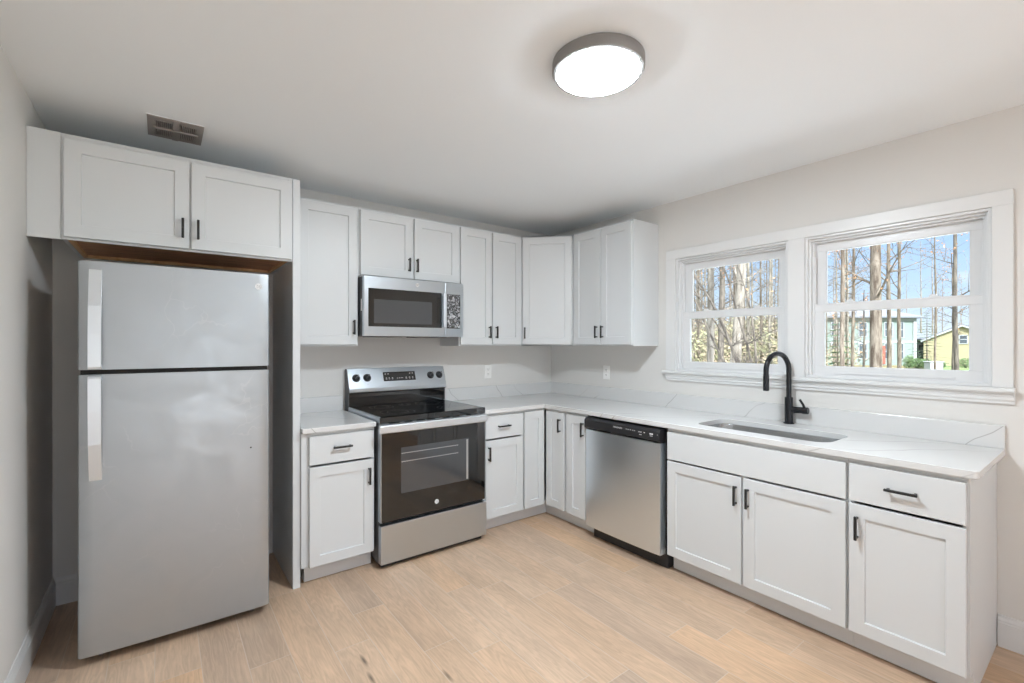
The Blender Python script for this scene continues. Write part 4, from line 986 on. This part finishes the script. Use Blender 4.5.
# shrubs and hedge
def shrub(px, d, w_, h_, label, n=900, s=.06):
    x, y = ray_pt(px, d); t = thing('shrub', label, 'shrub', (x, y, GZ), None, local=True); rng = random.Random(int(px * 7))
    m = MB(); leaf_quads(m, (0, 0, h_ * .52), w_ / 2, w_ / 2, h_ * .5, n, s, rng); m.build('foliage', M_shrub, t, recalc=False)
    m = MB()
    for k in range(8):
        a = rng.uniform(0, 6.28); m.tube([(0, 0, 0), (.3 * w_ * math.cos(a), .3 * w_ * math.sin(a), h_ * .8)], [.02, .006], 5)
    m.build('stems', M_barkd, t)
shrub(861, 27, 1.5, .95, 'loose green shrub at the foot of the crooked dark sapling')
shrub(873, 29, 1.4, .8, 'smaller loose green shrub just left of the thickest trunk')
shrub(909, 44, 1.0, 1.35, 'upright yellowish green bush in front of the pale green house')
shrub(917, 45, 1.6, 1.05, 'dark rounded hedge bush before the pale green house', 1300, .07)
shrub(925, 46, 1.4, .9, 'dark low hedge bush by the small wing of the green house', 1100, .07)
shrub(940, 45, .9, .75, 'small dark bush left of the yellow house')
shrub(966, 46, 1.4, 1.0, 'green bush in front of the yellow house wall')

# houses
CAMX = Matrix.Rotation(-YAW, 4, 'Z')
def house_frame(px, d):
    x, y = ray_pt(px, d); return Matrix.Translation((x, y, GZ)) @ CAMX, (x, y, GZ)
def hwindow(M, t, u, z, w_, h_, mullion=True):
    m = MB(M); m.box(u - w_ / 2 - .09, u + w_ / 2 + .09, -.02, -.07, z - .09, z + h_ + .09); f = m.build('window', M_gtrim, t)
    m = MB(M); m.box(u - w_ / 2, u + w_ / 2, -.071, -.085, z, z + h_); m.build('pane', M_hwin, f)
    m = MB(M); m.box(u - w_ / 2, u + w_ / 2, -.086, -.10, z + h_ / 2 - .03, z + h_ / 2 + .03)
    if mullion: m.box(u - .02, u + .02, -.086, -.10, z, z + h_)
    m.build('muntin', M_gtrim, f)
M_, loc = house_frame(858, 52)
t = thing('house', 'pale green two-storey house with grey roof beyond the trees', 'house', loc)
m = MB(M_); m.box(-7.5, 6.45, 0, 9, 0, 5.35); m.build('wall', M_gside, t)
m = MB(M_); m.box(1.6, 2.0, -.1, 0, 0, 5.35); m.box(6.15, 6.5, -.1, .02, 0, 5.35); m.box(-7.5, 6.5, -.08, 0, 5.0, 5.35); m.box(-7.5, 6.5, -.06, 0, 2.55, 2.75); m.build('trim_board', M_gtrim, t)
m = MB(M_); m.loops([[(-8, -.6, 5.3), (7.1, -.6, 5.3), (7.1, 9.6, 5.3), (-8, 9.6, 5.3)], [(-8, -.6, 5.45), (7.1, -.6, 5.45), (7.1, 9.6, 5.45), (-8, 9.6, 5.45)], [(-5, 4.3, 7.3), (2.6, 4.3, 7.3), (2.6, 4.7, 7.3), (-5, 4.7, 7.3)]], True, True); m.build('roof', M_roofm, t)
for u_ in (-5.5, -2.6, .5, 3.4): hwindow(M_, t, u_, 3.3, .8, 1.5); hwindow(M_, t, u_, .8, .8, 1.6)
for z_ in (3.15, .75): hwindow(M_, t, 4.75, z_, .55, 1.7)
m = MB(M_); m.box(2.55, 3.0, -.03, -.10, .15, 2.2); m.build('door', mat('red_door', (.20, .06, .04), .6), t)
M2, loc2 = house_frame(925, 53)
m = MB(M2); m.box(-1.2, .95, .2, 5, 0, 3.0); m.build('wing_wall', M_gside, t)
m = MB(M2); m.loops([[(-1.3, -.2, 2.95), (1.2, -.2, 2.95), (1.2, 5.2, 2.95), (-1.3, 5.2, 2.95)], [(-1.3, -.2, 3.05), (1.2, -.2, 3.05), (1.2, 5.2, 3.05), (-1.3, 5.2, 3.05)], [(-1.3, 2.3, 4.3), (-.4, 2.3, 4.3), (-.4, 2.6, 4.3), (-1.3, 2.6, 4.3)]], True, True); m.build('wing_roof', M_roofm, t)
M2 = M2 @ Matrix.Translation((0, .2, 0))
hwindow(M2, t, -.35, 1.05, .5, 1.25); hwindow(M2, t, .45, 1.05, .5, 1.25)
M_, loc = house_frame(962, 50); M_ = M_ @ Matrix.Rotation(R(-40), 4, 'Z')
t = thing('house', 'yellow gabled house at the right edge of the window view', 'house', loc)
m = MB(M_)
m._add([(-3.1, 0, 0), (3.1, 0, 0), (3.1, 0, 2.85), (0, 0, 4.4), (-3.1, 0, 2.85), (-3.1, 7, 0), (3.1, 7, 0), (3.1, 7, 2.85), (0, 7, 4.4), (-3.1, 7, 2.85)],
       [(0, 1, 2, 3, 4), (5, 9, 8, 7, 6), (0, 4, 9, 5), (1, 6, 7, 2), (0, 5, 6, 1), (2, 7, 8, 3), (3, 8, 9, 4)])
m.build('wall', M_yside, t)
for sg in (-1, 1):
    m = MB(M_); a = [(0, 4.42), (sg * 3.4, 2.72), (sg * 3.4, 2.86), (0, 4.58)]
    m._add([(x, -.3, z) for x, z in a] + [(x, 7.3, z) for x, z in a], [(0, 1, 2, 3), (7, 6, 5, 4), (0, 4, 5, 1), (1, 5, 6, 2), (2, 6, 7, 3), (3, 7, 4, 0)])
    m.build('roof_slope', M_roofm, t)
    m = MB(M_); a = [(0, 4.30), (sg * 3.35, 2.62), (sg * 3.35, 2.80), (0, 4.48)]
    m._add([(x, -.33, z) for x, z in a] + [(x, -.25, z) for x, z in a], [(0, 1, 2, 3), (7, 6, 5, 4), (0, 4, 5, 1), (1, 5, 6, 2), (2, 6, 7, 3), (3, 7, 4, 0)])
    m.build('gable_board', M_gtrim, t)
hwindow(M_, t, .1, 2.5, .55, .8, False)
M_, loc = house_frame(933.5, 43)
t = thing('utility_box', 'pale grey utility box on the lawn between the houses', 'utility box', loc)
m = MB(M_); m.box(-.6, .6, -.35, .35, 0, .70, .03); m.build('cabinet', M_gtrim, t)
m = MB(M_); m.box(-.66, .66, -.41, .41, .70, .80, .03); m.build('lid', M_gtrim, t)
